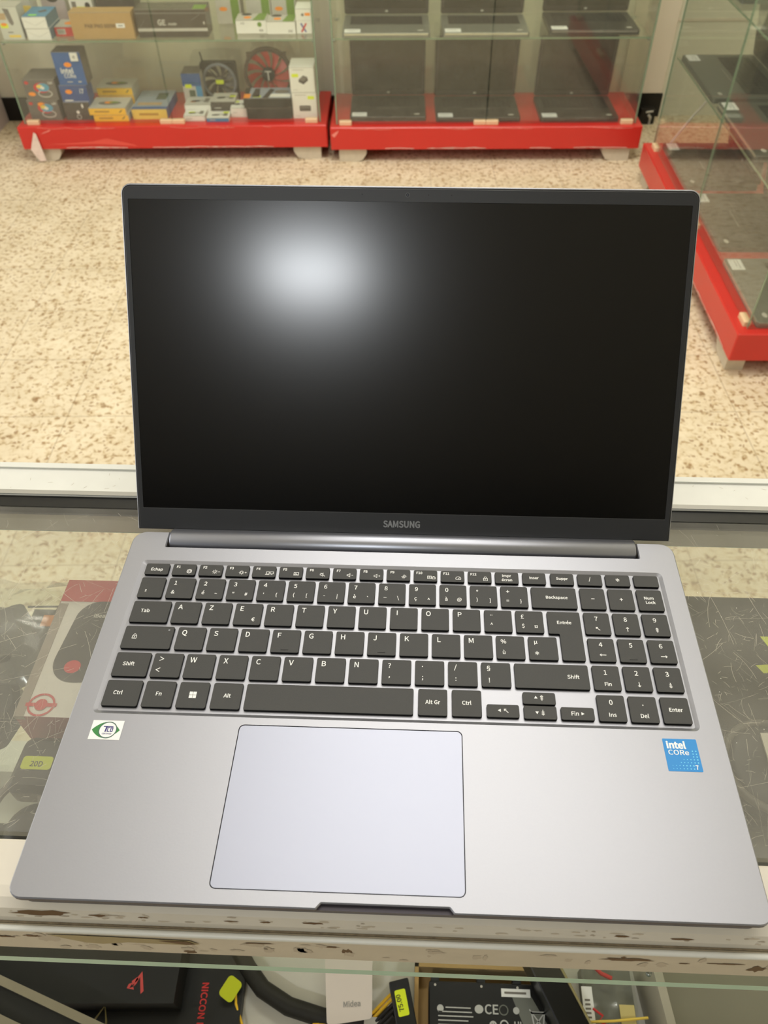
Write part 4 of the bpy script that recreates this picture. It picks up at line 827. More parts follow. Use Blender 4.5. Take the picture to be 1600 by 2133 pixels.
def d_sbb(mb, F, T, R_, w_, d_, h_):
    mb.quad(0, w_, h_ * .62, h_, blue, F); mb.quad(w_ * .68, w_, 0, h_ * .62, lblue, F); mb.quad(w_ * .3, w_ * .62, h_ * .05, h_ * .5, mat('olive print', (80, 92, 72), .5), F, .0005); mb.line([(w_ * .4, h_ * .72), (w_ * .9, h_ * .68)], .005, teal, F)
    return [sticker(yel, F, w_ * .3, h_ * .62, .026, .014)]
carton(O1, A1, 'cable_carton', 'small upright blue and white box beside the square dark fan', 'box', .625, .700, .208, .300, H, .256, lightg, top=grey_, dec=d_sbb)
def fan(nm, label, u, v, z, R, frame_mt, blade_mt, nb, square, ringm, logo, hub, tilt=0):
    t = thing(nm, label, 'cooling fan', at(O1, A1, u, v, z), A1)
    Mx = Matrix.Translation((0, 0, R)) @ Matrix.Rotation(-tilt, 4, 'X') @ Matrix(((1, 0, 0, 0), (0, 0, -1, 0), (0, 1, 0, 0), (0, 0, 0, 1)))
    b = MB(); circ = [(R * .90 * math.cos(2 * PI * k / 32), R * .90 * math.sin(2 * PI * k / 32)) for k in range(32)]
    if square: b.prism(rrect(-R, R, -R, R, R * .12), -.026, 0, frame_mt, Mx, holes=[circ])
    else:
        o_ = [(R * math.cos(2 * PI * k / 32), R * math.sin(2 * PI * k / 32)) for k in range(32)]; b.prism(o_, -.02, 0, frame_mt, Mx, holes=[circ])
        for a in (PI / 4, 3 * PI / 4, -PI / 4, -3 * PI / 4): b.prism([(R * 1.0 * math.cos(a) + dx, R * math.sin(a) + dy) for dx, dy in ((-.009, -.009), (.009, -.009), (.009, .009), (-.009, .009))], -.018, -.002, frame_mt, Mx)
    b.build('frame', t)
    b = MB()
    b.tube([(R * .89 * math.cos(2 * PI * k / 40), R * .89 * math.sin(2 * PI * k / 40), .001) for k in range(41)], .006 if square else .002, ringm, 8, Mx, caps=False); b.build('rim', t)
    rr0, rr1 = R * .26, R * .86
    for k in range(nb):
        b = MB(); a = 2 * PI * k / nb; da = 2 * PI / nb * .72; vs = []; fs = []
        for i in range(5):
            q = i / 4; r_ = rr0 + (rr1 - rr0) * q; sw = .35 * q
            for j in range(4): t_ = a + sw + da * j / 3; vs.append((r_ * math.cos(t_), r_ * math.sin(t_), -.004 - .012 * j / 3))
        m_ = len(vs); vs += [(x, y, z_ - .0015) for x, y, z_ in vs]
        for i in range(4):
            for j in range(3): q = i * 4 + j; fs += [(q, q + 4, q + 5, q + 1), (m_ + q + 1, m_ + q + 5, m_ + q + 4, m_ + q)]
        b.add(vs, fs, blade_mt, Mx, True); b.build('blade', t)
    b = MB(); b.lathe([(0, -.018), (R * .27, -.018), (R * .27, -.003), (R * .24, -.001), (0, -.001)], hub, 24, Mx)
    if logo: b.txt(logo, 0, -.02, .034, white, Mx, .0004, rot=PI / 2 * 0)
    b.build('hub', t)
    b = MB()
    for k in range(4): a = PI / 4 + PI / 2 * k; b.tube([(R * .2 * math.cos(a), R * .2 * math.sin(a), -.021), (R * .93 * math.cos(a), R * .93 * math.sin(a), -.021)], .002, frame_mt, 6, Mx)
    b.build('rear_strut', t)
    return t, Mx
redf = mat('red fan blade', (206, 60, 50), .35, 0, .5)
t, Mx = fan('cooling_fan', 'square dark case fan with a grey ring and yellow sticker', .765, .262, H, .072, black, dgrey, 9, True, mat('blue grey ring', (120, 124, 132), .4), None, dgrey)
b = MB(); b.poly(rrect(-.016, .016, -.008, .008, .003, 3), yel, Mx, .0006); o = b.build('price_sticker', t)
b = MB(); b.tube([(-.06, .01, .144), (-.062, .012, .165), (-.066, .016, .176)], .003, ink, 6); b.build('fan_cable', t)
fan('cooling_fan', 'large round case fan with red blades and black hub', .965, .258, H, .098, mat('smoky fan frame', (96, 78, 66), .4), redf, 11, False, dgrey, 'T', black)
def d_wf(tp, stp=None, fr=None, stc=None):
    def f(mb, F, T, R_, w_, d_, h_):
        mb.quad(0, w_, 0, d_, tp, T); mb.ell(w_ * .38, d_ * .45, w_ * .2, d_ * .1, ink, T, .0006, a0=.2); mb.line([(w_ * .6, d_ * .55), (w_ * .82, d_ * .35)], .006, inkg, T, .0006); mb.quad(w_ * .72, w_ * .9, d_ * .3, d_ * .8, inkg, T, .0005)
        mb.line([(w_ * .12, h_ * .5), (w_ * .4, h_ * .5)], .003, lightg, F)
        return [sticker(stp, T, w_ * (stc or (.3, .4))[0], d_ * (stc or (.3, .4))[1], .024, .016, stp is org)] if stp else None
    return f
carton(O1, A1, 'accessory_carton', 'white flat box with an orange dot in front of the square fan', 'box', .640, .742, .115, .205, H, .172, white, dec=d_wf(lightg, org))
carton(O1, A1, 'accessory_carton', 'white flat box with a yellow tag at the cabinet door', 'box', .645, .727, .048, .112, H, .155, white, dec=d_wf(white, yel, stc=(.35, .55)))
carton(O1, A1, 'accessory_carton', 'grey topped flat box leaning higher behind the blue edged box', 'box', .746, .840, .118, .215, H, .182, lightg, front=dgrey, dec=d_wf(lightg, yel, stc=(.85, .6)))
carton(O1, A1, 'accessory_carton', 'white flat box with light blue front edge', 'box', .735, .822, .040, .112, H, .149, white, front=lblue, dec=d_wf(white, yel, stc=(.8, .8)))
carton(O1, A1, 'accessory_carton', 'white box pair half hidden left of the black keyboard boxes', 'box', .826, .888, .085, .172, H, .170, white, dec=d_wf(white, yel, stc=(.25, .75)))
def d_blk(mb, F, T, R_, w_, d_, h_):
    mb.quad(w_ * .1, w_, 0, d_, mat('silver blue print', (150, 160, 172), .4), T); mb.poly([(w_ * .16, d_ * .1), (w_ * .34, d_ * .1), (w_ * .30, d_ * .9), (w_ * .2, d_ * .9)], ink, T, .0006); mb.poly([(w_ * .4, 0), (w_ * .52, 0), (w_ * .62, d_ * .8), (w_ * .52, d_ * .9)], ink, T, .0006); mb.quad(w_ * .55, w_ * .98, d_ * .08, d_ * .4, white, T, .0006); mb.ell(w_ * .78, d_ * .6, .03, .02, inkg, T, .0008); mb.quad(0, w_ * .14, d_ * .0, d_ * .4, org, T, .0006)
    return [sticker(yel, T, w_ * .28, d_ * .15, .030, .018)]
carton(O1, A1, 'keyboard_carton', 'black long box under the one with the silver printed lid', 'box', .895, 1.068, .064, .165, H, .176, blackm, dec=None)
carton(O1, A1, 'keyboard_carton', 'black long box with a silver and black printed lid', 'box', .886, 1.070, .062, .175, .1765, .213, blackm, dec=d_blk)
def d_adp(ic):
    def f(mb, F, T, R_, w_, d_, h_):
        if ic: mb.poly([(w_ * .35, h_ * .42), (w_ * .55, h_ * .32), (w_ * .75, h_ * .48), (w_ * .72, h_ * .62), (w_ * .55, h_ * .68), (w_ * .36, h_ * .52)], dgrey, F); mb.poly([(w_ * .38, h_ * .52), (w_ * .56, h_ * .44), (w_ * .72, h_ * .58), (w_ * .54, h_ * .66)], inkg, F, .0006)
        else: mb.poly(rrect(w_ * .28, w_ * .75, h_ * .28, h_ * .50, .004, 3), dgrey, F); mb.quad(w_ * .32, w_ * .70, h_ * .40, h_ * .46, inkg, F, .0006)
        mb.line([(w_ * .12, h_ * .9), (w_ * .6, h_ * .9)], .003, lightg, F); mb.line([(w_ * .1, h_ * .1), (w_ * .3, h_ * .1)], .002, lightg, F)
        return [sticker(yel, F, w_ * (.22 if ic else .78), h_ * (.68 if ic else .80), .026, .012)]
    return f
carton(O1, A1, 'adapter_carton', 'white adapter box with a dark bar picture, lower of two', 'box', 1.074, 1.168, .069, .180, H, .230, white, dec=d_adp(False), group='white adapter boxes')
carton(O1, A1, 'adapter_carton', 'white adapter box with a small device picture, upper of two', 'box', 1.073, 1.166, .069, .180, .2305, .318, white, dec=d_adp(True), group='white adapter boxes')
# left cabinet, shelf level
ZB = .4205
def d_ear(mb, F, T, R_, w_, d_, h_):
    mb.quad(0, w_ * .4, h_ * .6, h_ * .8, mat('tan print', (190, 160, 120), .5), F); mb.poly([(w_ * .35, h_ * .95), (w_ * .62, h_ * .92), (w_ * .70, h_ * .5), (w_ * .60, h_ * .42), (w_ * .50, h_ * .5)], inkg, F, .0005); mb.quad(w_ * .30, w_ * .85, h_ * .06, h_ * .14, yellp, F); mb.line([(w_ * .3, h_ * .22), (w_ * .55, h_ * .22)], .003, inkg, F)
    return [sticker(yel, F, w_ * .22, h_ * .42, .028, .015), sticker(org, F @ Matrix.Translation((0, 0, .0004)), w_ * .22, h_ * .46, .022, .010, True)]
carton(O1, A1, 'phone_holder_carton', 'tall pale box with a grey gadget picture at the shelf end', 'box', .040, .118, .062, .13, ZB, .525, lightg, front=mat('pale grey card', (206, 206, 194), .5), dec=d_ear)
def d_bw(top_):
    def f(mb, F, T, R_, w_, d_, h_):
        mb.line([(w_ * .05, h_ * .7), (w_ * .5, h_ * .25), (w_ * .95, h_ * .7)], .0012, lightg, F)
        if top_: mb.poly([(w_ * .45, d_ * .5), (w_ * .6, d_ * .4), (w_ * .85, d_ * .55), (w_ * .7, d_ * .7)], dgrey, T); return [sticker(mat('fluorescent green', (150, 235, 90), .5), T, w_ * .4, d_ * .16, .030, .018)]
    return f
carton(O1, A1, 'camera_carton', 'white fronted box with blue sides, lower of two on the shelf', 'box', .132, .218, .055, .185, ZB, .4565, white, side=mat('steel blue card', (84, 116, 136), .5), dec=d_bw(False), group='blue and white boxes')
carton(O1, A1, 'camera_carton', 'white fronted box with a bright blue lid, upper of two', 'box', .130, .216, .055, .185, .457, .494, white, top=lblue, side=MATS['steel blue card'], dec=d_bw(True), group='blue and white boxes')
def d_red(mb, F, T, R_, w_, d_, h_):
    mb.quad(w_ * .12, w_ * .55, h_ * .2, h_ * .8, lightg, F)
    for k in range(6): mb.quad(w_ * (.18 + .055 * k), w_ * (.20 + .055 * k), h_ * .3, h_ * .7, ink, F, .0005)
    mb.quad(0, w_, 0, d_, lightg, T); mb.ell(w_ * .65, d_ * .5, .02, .02, org, T, .0005); mb.ell(w_ * .75, d_ * .75, .012, .014, redp, T, .0007)
carton(O1, A1, 'hard_drive_carton', 'small red fronted box with a barcode label', 'box', .222, .292, .095, .19, ZB, .4505, redp, dec=d_red)
def d_kraft(mb, F, T, R_, w_, d_, h_):
    mb.txt('PAR PNS 600W', w_ * .47, h_ * .42, .012, mat('brown ink', (110, 84, 50), .6), F, .0004, 'c', .02)
    s_ = MB(); s_.quad(w_ * .73, w_ * .87, h_ * .42, h_ * .58, wht2, F, .0006); s_.line([(w_ * .76, h_ * .5), (w_ * .84, h_ * .5)], .003, inkg, F, .0008); return [('label', s_)]
carton(O1, A1, 'power_supply_carton', 'plain brown cardboard box on the shelf with printed letters', 'box', .300, .523, .059, .125, ZB, .506, kraft, dec=d_kraft)
def d_ge(mb, F, T, R_, w_, d_, h_):
    mb.txt('GE', w_ * .30, h_ * .44, .017, lightg, F, .0004, 'l', .03); mb.txt('.modo', w_ * .44, h_ * .44, .008, lightg, F, .0004, 'l', .03); mb.quad(0, w_, h_ * .22, h_ * .33, lightg, F); mb.quad(0, w_, h_ * .84, h_ * .88, inkg, F); mb.quad(w_ * .95, w_ * .97, h_ * .46, h_ * .56, lightg, F)
    mb.line([(w_ * .78, h_ * .60), (w_ * .92, h_ * .82)], .0015, inkg, F); mb.line([(0.004, h_ * .3), (.03, h_ * .62)], .001, inkg, F)
    mb.quad(w_ * .82, w_, 0, d_ * .6, green, T)
carton(O1, A1, 'graphics_card_carton', 'big black box with silver stripe wrapped in shiny film', 'box', .535, .790, .073, .165, ZB, .510, mat('black gloss film', (74, 66, 58), .25, 0, .6, .08, 30), dec=d_ge)
def d_wg(right):
    def f(mb, F, T, R_, w_, d_, h_):
        mb.quad(0, w_, 0, d_, lightg, T); mb.poly([(w_ * .55, 0), (w_ * .95, 0), (w_ * .98, d_), (w_ * .7, d_)], green, T, .0005); mb.ell(w_ * .3, d_ * .85, .02, .014, ink, T, .0006)
        mb.txt('450' if not right else '550', w_ * .82, h_ * .14, .007, inkg, F, .0004, 'c', .01)
        if not right: mb.ell(w_ * .78, h_ * .68, .008, .008, green, F); mb.txt('ATX', w_ * .22, h_ * .70, .006, inkg, F)
        return [sticker(org, T, w_ * .36, d_ * .40, .028, .03, True)]
    return f
carton(O1, A1, 'printer_ink_carton', 'white box with green lid stripe, front left of the pair', 'box', .888, 1.000, .113, .200, ZB, .463, white, dec=d_wg(False), group='white boxes with green stripe')
carton(O1, A1, 'printer_ink_carton', 'white box with green lid stripe beside the box marked X', 'box', 1.002, 1.108, .104, .190, ZB, .4605, white, dec=d_wg(True), group='white boxes with green stripe')
def d_x(mb, F, T, R_, w_, d_, h_):
    mb.line([(w_ * .3, h_ * .42), (w_ * .62, h_ * .06)], .006, mat('violet print', (90, 90, 160), .5), F); mb.line([(w_ * .66, h_ * .42), (w_ * .32, h_ * .06)], .006, redp, F, .0006); mb.line([(w_ * .05, h_ * .52), (w_ * .95, h_ * .52)], .001, lightg, F)
    mb.ell(w_ * .45, h_ * .76, .005, .005, inkg, F); mb.quad(w_ * .6, w_ * .95, h_ * .72, h_ * .84, org, F)
carton(O1, A1, 'memory_carton', 'tall white box with a red and violet letter X at the shelf end', 'box', 1.112, 1.168, .107, .200, ZB, .500, white, dec=d_x)
def d_back(gr):
    def f(mb, F, T, R_, w_, d_, h_):
        mb.quad(w_ * .62, w_ * .95, 0, h_, green, F)
        if gr: return [sticker(org, F, w_ * .3, h_ * .35, .03, .014, True)]
    return f
for k, (u0, st_) in enumerate(((.80, 1), (.915, 0), (1.01, 1))):
    carton(O1, A1, 'network_carton', ['white and green box behind, nearest the black box', 'white and green box behind, between two others', 'white and green box behind, next to the box marked X'][k], 'box', u0, u0 + .092, .235, .32, ZB, .56, lightg, dec=d_back(st_), group='tall green striped boxes behind')
def d_b1(mb, F, T, R_, w_, d_, h_):
    mb.quad(w_ * .1, w_ * .3, h_ * .3, h_ * .6, inkg, F); mb.ell(w_ * .8, h_ * .5, .010, .012, ink, F, .0005); mb.quad(0, w_, 0, h_ * .12, MATS['purple print'], F, .0005)
    return [sticker(yel, F, w_ * .5, h_ * .42, .034, .018)]
carton(O1, A1, 'mouse_carton', 'white box with a yellow tag behind the cardboard box', 'box', .262, .345, .205, .28, ZB, .56, white, dec=d_b1)
carton(O1, A1, 'speaker_carton', 'dark brown box standing behind the cardboard box', 'box', .36, .50, .215, .31, ZB, .55, dgrey)
carton(O1, A1, 'cable_carton', 'pinkish box standing behind the blue lidded box', 'box', .145, .235, .24, .31, ZB, .54, lightg, front=mat('pinkish card', (196, 182, 186), .5), dec=lambda mb, F, T, R_, w_, d_, h_: mb.ell(w_ * .5, h_ * .7, .02, .01, ink, F))
carton(O1, A1, 'cable_carton', 'grey and yellow box behind the tall pale box', 'box', .05, .13, .17, .24, ZB, .55, lightg, dec=lambda mb, F, T, R_, w_, d_, h_: mb.quad(w_ * .4, w_, h_ * .45, h_ * .62, yellp, F))

# ---- laptops in the cabinets
lidb = mat('laptop lid dark', (52, 47, 42), .35, 0, .5); baseb = mat('laptop base dark', (58, 56, 52), .4, .1, .5); baseg = mat('laptop base silver', (128, 130, 122), .4, .4); kbd = mat('keyboard dark', (48, 48, 44), .5)
edgeb = mat('bright laptop edge', (206, 204, 184), .25, .5); keyd = mat('keyboard caps dark', (38, 38, 36), .5)
def small_laptop(label, loc, rz, w_, d_, h_, ang, base, lidc, bez, group, st=True, screen_h=None, edge=None):
    t = thing('laptop', label, 'laptop', loc, rz, group); sh = screen_h or d_ * .95
    b = MB(); b.prism(rrect(-w_ / 2, w_ / 2, 0, d_, .008, 3), 0, .016, base, None, ch=.0015)
    if edge: b.box(-w_ / 2 + .008, w_ / 2 - .008, -.0006, .0003, .0085, .0140, edge)
    b.build('base', t)
    b = MB(); k0, k1 = -w_ * .42, w_ * .42; b.quad(k0, k1, d_ * .45, d_ * .88, kbd, None, .0164); kb = b.build('keyboard', t)
    b = MB(); nx, ny = 15, 6; pw = (k1 - k0) / nx; ph = d_ * .43 / ny
    for j in range(ny):
        for i in range(nx):
            if j == 0 and 4 < i < 9: continue
            b.box(k0 + pw * i + .0012, k0 + pw * (i + 1) - .0012, d_ * .45 + ph * j + .0012, d_ * .45 + ph * (j + 1) - .0012, .0164, .0176, keyd)
    o = b.build('key_field', kb)
    b = MB(); b.prism(rrect(-w_ * .15, w_ * .15, d_ * .06, d_ * .38, .003, 2), .0158, .0164, base, None); b.line([(-w_ * .15, d_ * .385), (w_ * .15, d_ * .385)], .0012, edge or lightg, None, .0168); b.build('touchpad', t)
    b = MB(); b.prism(rrect(-w_ / 2, w_ / 2, 0, sh, .008, 3), -.008, 0, lidc, None, ch=.001); l_ = b.build('lid', t, (0, d_ - .004, .018), (ang, 0, 0))
    b = MB(); b.poly(rrect(-w_ / 2 + .012, w_ / 2 - .012, .02, sh - .012, .001, 1), bez, None, .0004); b.build('screen', l_)
    b = MB(); b.ell(0, .011, .006, .0035, lightg, None, .0006, 12); b.build('badge', l_)
    if st:
        b = MB(); b.prism(rrect(-w_ / 2 + .008, -w_ / 2 + .066, .008, .046, .003, 2), .0160, .0168, wht2); b.line([(-w_ / 2 + .014, .034), (-w_ / 2 + .058, .034)], .0015, inkg, None, .0170); b.line([(-w_ / 2 + .014, .026), (-w_ / 2 + .050, .026)], .0015, inkg, None, .0170); b.build('price_label', t)
        b = MB(); b.ell(w_ / 2 - .035, .028, .012, .007, lightg, None, .0166, 12); b.build('palm_sticker', t)
    return t
scd = mat('switched off screen', (48, 44, 34), .18, 0, .5)
G1 = 'open laptops on the plinth of the middle cabinet'; G2 = 'open laptops on the glass shelf of the middle cabinet'
for (u0, u1, v0, lab) in ((.076, .374, .062, 'dark open laptop on the red plinth, nearest the left end of the middle cabinet'), (.413, .742, .050, 'dark open laptop on the red plinth, under the door gap'), (.820, 1.125, .044, 'dark open laptop on the red plinth, nearest the right cabinet')):
    small_laptop(lab, at(O2, A2, (u0 + u1) / 2, v0, H), A2, u1 - u0, .235, 0, math.radians(96), baseb, lidb, scd, G1)
for (u0, u1, v0, lab, bs, eg) in ((.063, .382, .040, 'silver edged open laptop at the left of the upper shelf', baseg, edgeb), (.428, .742, .040, 'silver edged open laptop in the middle of the upper shelf', baseg, edgeb), (.818, 1.145, .064, 'black open laptop at the right of the upper shelf', baseb, inkg)):
    small_laptop(lab, at(O2, A2, (u0 + u1) / 2, v0, .4305), A2, u1 - u0, .23, 0, math.radians(97), bs, lidb, scd, G2, edge=eg)
# right cabinet: u' along the front from the far end, v' into it
G3 = 'open laptops in the right cabinet'
def rc(u_far, v, z): return at(FAR, A3, u_far, v, z)
L_ = 1.243
for (ya, yb, v0, z, lab, ang) in ((.775, 1.177, .046, .4335, 'grey open laptop on the upper glass shelf nearest the wall', 100), (.355, .745, .050, .4335, 'grey open laptop on the upper glass shelf nearest the counter', 100),
                             (.84, 1.20, .06, H, 'dark open laptop on the right plinth nearest the wall', 100), (.43, .79, .062, H, 'dark open laptop in the middle of the right plinth', 100), (.03, .365, .055, H, 'light grey open laptop on the right plinth nearest the counter', 100), (.80, 1.15, .06, .6875, 'grey laptop on the highest glass shelf at top right', 100)):
    bs = baseg if ('light grey' in lab) else mat('laptop base grey', (98, 100, 92), .4, .2)
    small_laptop(lab, rc(L_ - (ya + yb) / 2, v0, z), A3, yb - ya, .24, 0, math.radians(ang), bs if 'dark' not in lab else baseb, lidb, scd, G3, edge=edgeb if 'nearest the counter' in lab else None)
b = MB(); b.tube([rc(L_ - 1.2085, .085, .139), rc(L_ - 1.18, .10, .19), rc(L_ - 1.13, .12, .27), rc(L_ - 1.07, .14, .35), rc(L_ - 1.04, .15, .40)], .0036, white, 8)
o = b.build('charging_cable', origin=rc(L_ - 1.2085, .085, .136)); o.location = rc(L_ - 1.2085, .085, .136); tag(o, 'white cable hanging inside the right cabinet below the shelf', 'cable')

# ---- along the back wall
b = MB(); b.box(-.30, .30, -.14, .14, 0, .098, mat('lavender white carton', (196, 186, 184), .6, 0, .3, .05, 20)); o = b.build('large_carton', None, (-2.125, 3.24, 0), (0, 0, RA)); tag(o, 'low pale carton on the floor left of the left cabinet', 'box', 'large cartons by the left cabinet')
b = MB(); b.box(-.30, .30, -.14, .14, 0, .40, MATS['lavender white carton']); b.ring(.05, .10, .03, .006, inkg, RS(.30, 0, 0)); o = b.build('large_carton', None, (-2.125, 3.24, .0985), (0, 0, RA)); tag(o, 'tall pale carton stacked on the low one beside the left cabinet', 'box', 'large cartons by the left cabinet')
b = MB(); b.box(-.030, .030, -.02, .02, 0, .06, mat('black plug', (14, 14, 14), .4)); b.tube([(.01, -.022, .0), (.01, -.024, .03), (0, -.024, .04)], .006, lightg, 8); b.tube([(-.012, -.022, .05), (.018, -.022, .054)], .004, lightg, 6)
o = b.build('power_socket', None, (.955, 3.445, 0), (0, 0, RA)); tag(o, 'black socket block with grey plug on the floor between the cabinets', 'power socket')

# ================================================================== goods inside the counter
# on the glass shelf
box_w = mat('mouse box white', (226, 220, 212), .45, 0, .4, .03, 40); box_r = mat('mouse box red', (206, 46, 50), .4); box_d = mat('mouse box maroon', (150, 28, 38), .4)
b = MB(); x0, x1, y0, y1, z0, z1 = -.2535, -.130, .132, .2455, 0, .032
b.box(x0, x1, y0, y1, z0, z1, box_w, None, box_d, box_w, box_w)
Tm = TP(0, 0, z1)
b.quad(x0, x1, y1 - .020, y1, box_r, Tm, .0003); b.quad(y1 - .022, y1, 0, z1, box_r, Matrix(((0, 0, -1, x0), (1, 0, 0, 0), (0, 1, 0, 0), (0, 0, 0, 1))), .0003)
b.box(x0 - .0002, x0 + .0065, y0 - .0002, y1 - .022, z1 - .004, z1 + .0004, mat('worn box edge', (158, 146, 134), .6, 0, .3, .1, 60))
mo = rpoly([(-.243, .158), (-.205, .158), (-.197, .226), (-.236, .226)], [.017, .017, .016, .016], 8); b.poly(mo, mat('mouse picture grey', (58, 54, 50), .5), Tm, .0004)
b.txt('iBeam', -.2185, .2115, .0030, lightg, Tm, .0007, 'c', .02); b.ell(-.2265, .170, .0058, .0052, box_r, Tm, .0007)
b.ring(-.238, .1405, .0085, .0014, box_r, Tm, .0005, 24, .0078); b.quad(-.2485, -.2275, .1392, .1418, box_r, Tm, .0006); b.ell(-.238, .1405, .0042, .0042, box_r, Tm, .0007); b.ell(-.2125, .2365, .0018, .0016, wht2, Tm, .0006)
o = b.build('mouse_carton', None, (-.1917, .1888, ZS + .0002), origin=(-.1917, .1888, 0)); tag(o, 'white and red mouse box with a grey mouse picture under the counter glass', 'box')
# plastic bag with a black part at the left
def blob(nm, label, cat, pts, h, mt, loc, z=ZS + .0002, ch=.004):
    cx = sum(p[0] for p in pts) / len(pts); cy = sum(p[1] for p in pts) / len(pts)
    mb = MB(); mb.prism(rpoly([(x - cx, y - cy) for x, y in pts], .006, 3), 0, h, mt, None, ch=ch); o = mb.build(nm, None, (cx, cy, z)); tag(o, label, cat); return o
dk = mat('dark grey plastic', (44, 42, 38), .4, 0, .5, .15, 60)
t = blob('gamepad', 'black moulded part in a clear bag, far left under the counter glass', 'gamepad', [(-.325, .176), (-.272, .170), (-.264, .192), (-.276, .212), (-.290, .234), (-.302, .228), (-.325, .232)], .026, dk, None, ch=.008)
mb = MB(); vs = []; rr = random.Random(5)
for j in range(9):
    for i in range(9):
        vs.append((-.035 + .0105 * i, -.045 + .012 * j, .030 + rr.uniform(-.002, .007) - .02 * max(abs(i - 4) / 4, abs(j - 4) / 4) ** 3))
mb.add(vs, [(j * 9 + i, j * 9 + i + 1, j * 9 + i + 10, j * 9 + i + 9) for j in range(8) for i in range(8)], bag, None, True); mb.build('clear_bag', t)
b = MB(); cxy = (-.283, .228)
b.box(-.012, .014, -.022, .012, 0, .003, dk); b.box(-.002, .0135, -.004, .006, .003, .0042, org); b.txt('S', .008, -.012, .004, white, None, .0034)
b.tube([(-.018, .014, .003), (.006, .015, .003), (.004, .002, .003), (-.004, -.012, .003), (-.006, -.02, .003)], .0009, ink, 6); b.tube([(.010, .0155, .003), (.022, .015, .003)], .0009, ink, 6)
o = b.build('cable_adapter', None, (-.276, .226, ZS + .0002)); tag(o, 'small black adapter with an orange label left of the mouse box', 'adapter')
t = blob('power_adapter', 'black wedge shaped part under the glass in front of the mouse box left end', 'adapter', [(-.325, .112), (-.268, .124), (-.262, .150), (-.270, .168), (-.325, .160)], .018, dk, None)
t = blob('card_reader', 'black pouch with a lime yellow tag in front of the mouse box', 'pouch', [(-.250, .088), (-.20, .088), (-.196, .126), (-.248, .126)], .018, dk, None)
b = MB(); b.poly(rrect(.0 - .020, .0, -.005, .004, .002, 3), mat('lime tag', (198, 208, 30), .5), None, .0185); b.txt('20D', -.010, -.003, .0035, ink, None, .0188); b.build('price_sticker', t)
t = thing('headset', 'grey and black headset cup under the glass near the white counter rail', 'headset', (-.224, .066, ZS + .0002))
b = MB(); b.lathe([(0, .022), (.010, .022), (.017, .017), (.019, .008), (.017, 0), (0, 0)], dk, 24, Matrix.Translation((.002, -.002, 0))); b.build('ear_cup', t)
b = MB(); b.tube([(-.016 + .034 * math.cos(a_) * .5, .004 + .03 * math.sin(a_), .010) for a_ in [PI * k / 10 for k in range(11)]], .0028, inkg, 8); b.build('headband', t)
# right of the laptop
t = blob('carrying_case', 'large dark grey padded case under the scratched glass at right', 'case', [(.150, .086), (.345, .086), (.345, .256), (.214, .256), (.206, .248)], .022, mat('dark padded cloth', (52, 49, 42), .7, 0, .3, .12, 60), None)
CX, CY = (.150 + .345 + .345 + .214 + .206) / 5, (.086 + .086 + .256 + .256 + .248) / 5
b = MB(); N_ = lambda pts: [(x - CX, y - CY) for x, y in pts]
b.poly(N_([(.262, .218), (.290, .218), (.290, .206), (.266, .208)]), yel, None, .0223); b.poly(N_([(.252, .1935), (.286, .197), (.286, .193), (.256, .187)]), mat('lime tag', (198, 208, 30), .5), None, .0223); b.poly(N_([(.268, .187), (.286, .190), (.286, .184)]), MATS['lime tag'], None, .0223)
b.build('price_sticker', t)
t = thing('headphones', 'round black headphone cup under the glass right of the laptop', 'headphones', (.2345, .1106, ZS + .0225))
b = MB(); b.lathe([(0, .018), (.023, .019), (.029, .016), (.0315, .009), (.029, 0), (0, 0)], mat('headphone black', (38, 36, 32), .45), 32); b.build('ear_cup', t)
b = MB(); b.tube([(.029 * math.cos(2 * PI * k / 32), .029 * math.sin(2 * PI * k / 32), .0165) for k in range(33)], .0026, mat('headphone ring grey', (92, 88, 78), .4), 8, caps=False); b.build('rim', t)
b = MB(); b.box(-.004, .03, -.008, .020, .0195, .021, mat('silver label', (214, 208, 194), .35, .2, .5, .1, 80)); b.build('silver_label', t)
t = blob('accessory_pouch', 'dark pouch in a crumpled clear bag beside the right counter rail', 'pouch', [(.205, .045), (.30, .045), (.30, .084), (.205, .084)], .016, dk, None)
mb = MB(); vs = []
for j in range(7):
    for i in range(12): vs.append((-.045 + .0085 * i, -.018 + .0075 * j, .022 + rr.uniform(-.002, .006)))
mb.add(vs, [(j * 12 + i, j * 12 + i + 1, j * 12 + i + 13, j * 12 + i + 12) for j in range(6) for i in range(11)], bag, None, True); mb.build('clear_bag', t)

# on the lower board, seen past the front rail
ZL = .4002
matteb = mat('soft black card', (24, 24, 24), .5, 0, .4, .06, 20)
b = MB(); b.box(-.12, .12, -.085, .085, 0, .034, matteb); c_ = mat('coral red print', (196, 70, 66), .5)
T_ = TP(.081, -.069, .034) @ Matrix.Scale(.6, 4) @ TP(-.072, .046, .0002)
b.poly([(.072, -.046), (.076, -.036), (.082, -.060), (.086, -.056), (.078, -.028), (.070, -.040), (.068, -.050)], c_, T_); b.poly([(.060, -.046), (.066, -.044), (.062, -.052), (.068, -.050), (.070, -.054), (.058, -.052)], c_, T_)
b.poly([(.064, -.042), (.072, -.036), (.074, -.040), (.066, -.048)], c_, T_)
o = b.build('gaming_mouse_carton', None, (-.334, .123, ZL + .014), (0, 0, math.radians(2))); tag(o, 'flat black box with a coral scribble emblem below the counter shelf', 'box')
b = MB(); b.box(-.10, .082, -.06, .06, 0, .0135, black); b.box(-.08, .082, -.062, -.058, 0, .002, inkg)
for k, ch_ in enumerate('NICCON'): pass
b.txt('NICCON N', .041, -.037, .0062, redp, TP(0, 0, .0135), .0004, 'c', .02, -PI / 2)
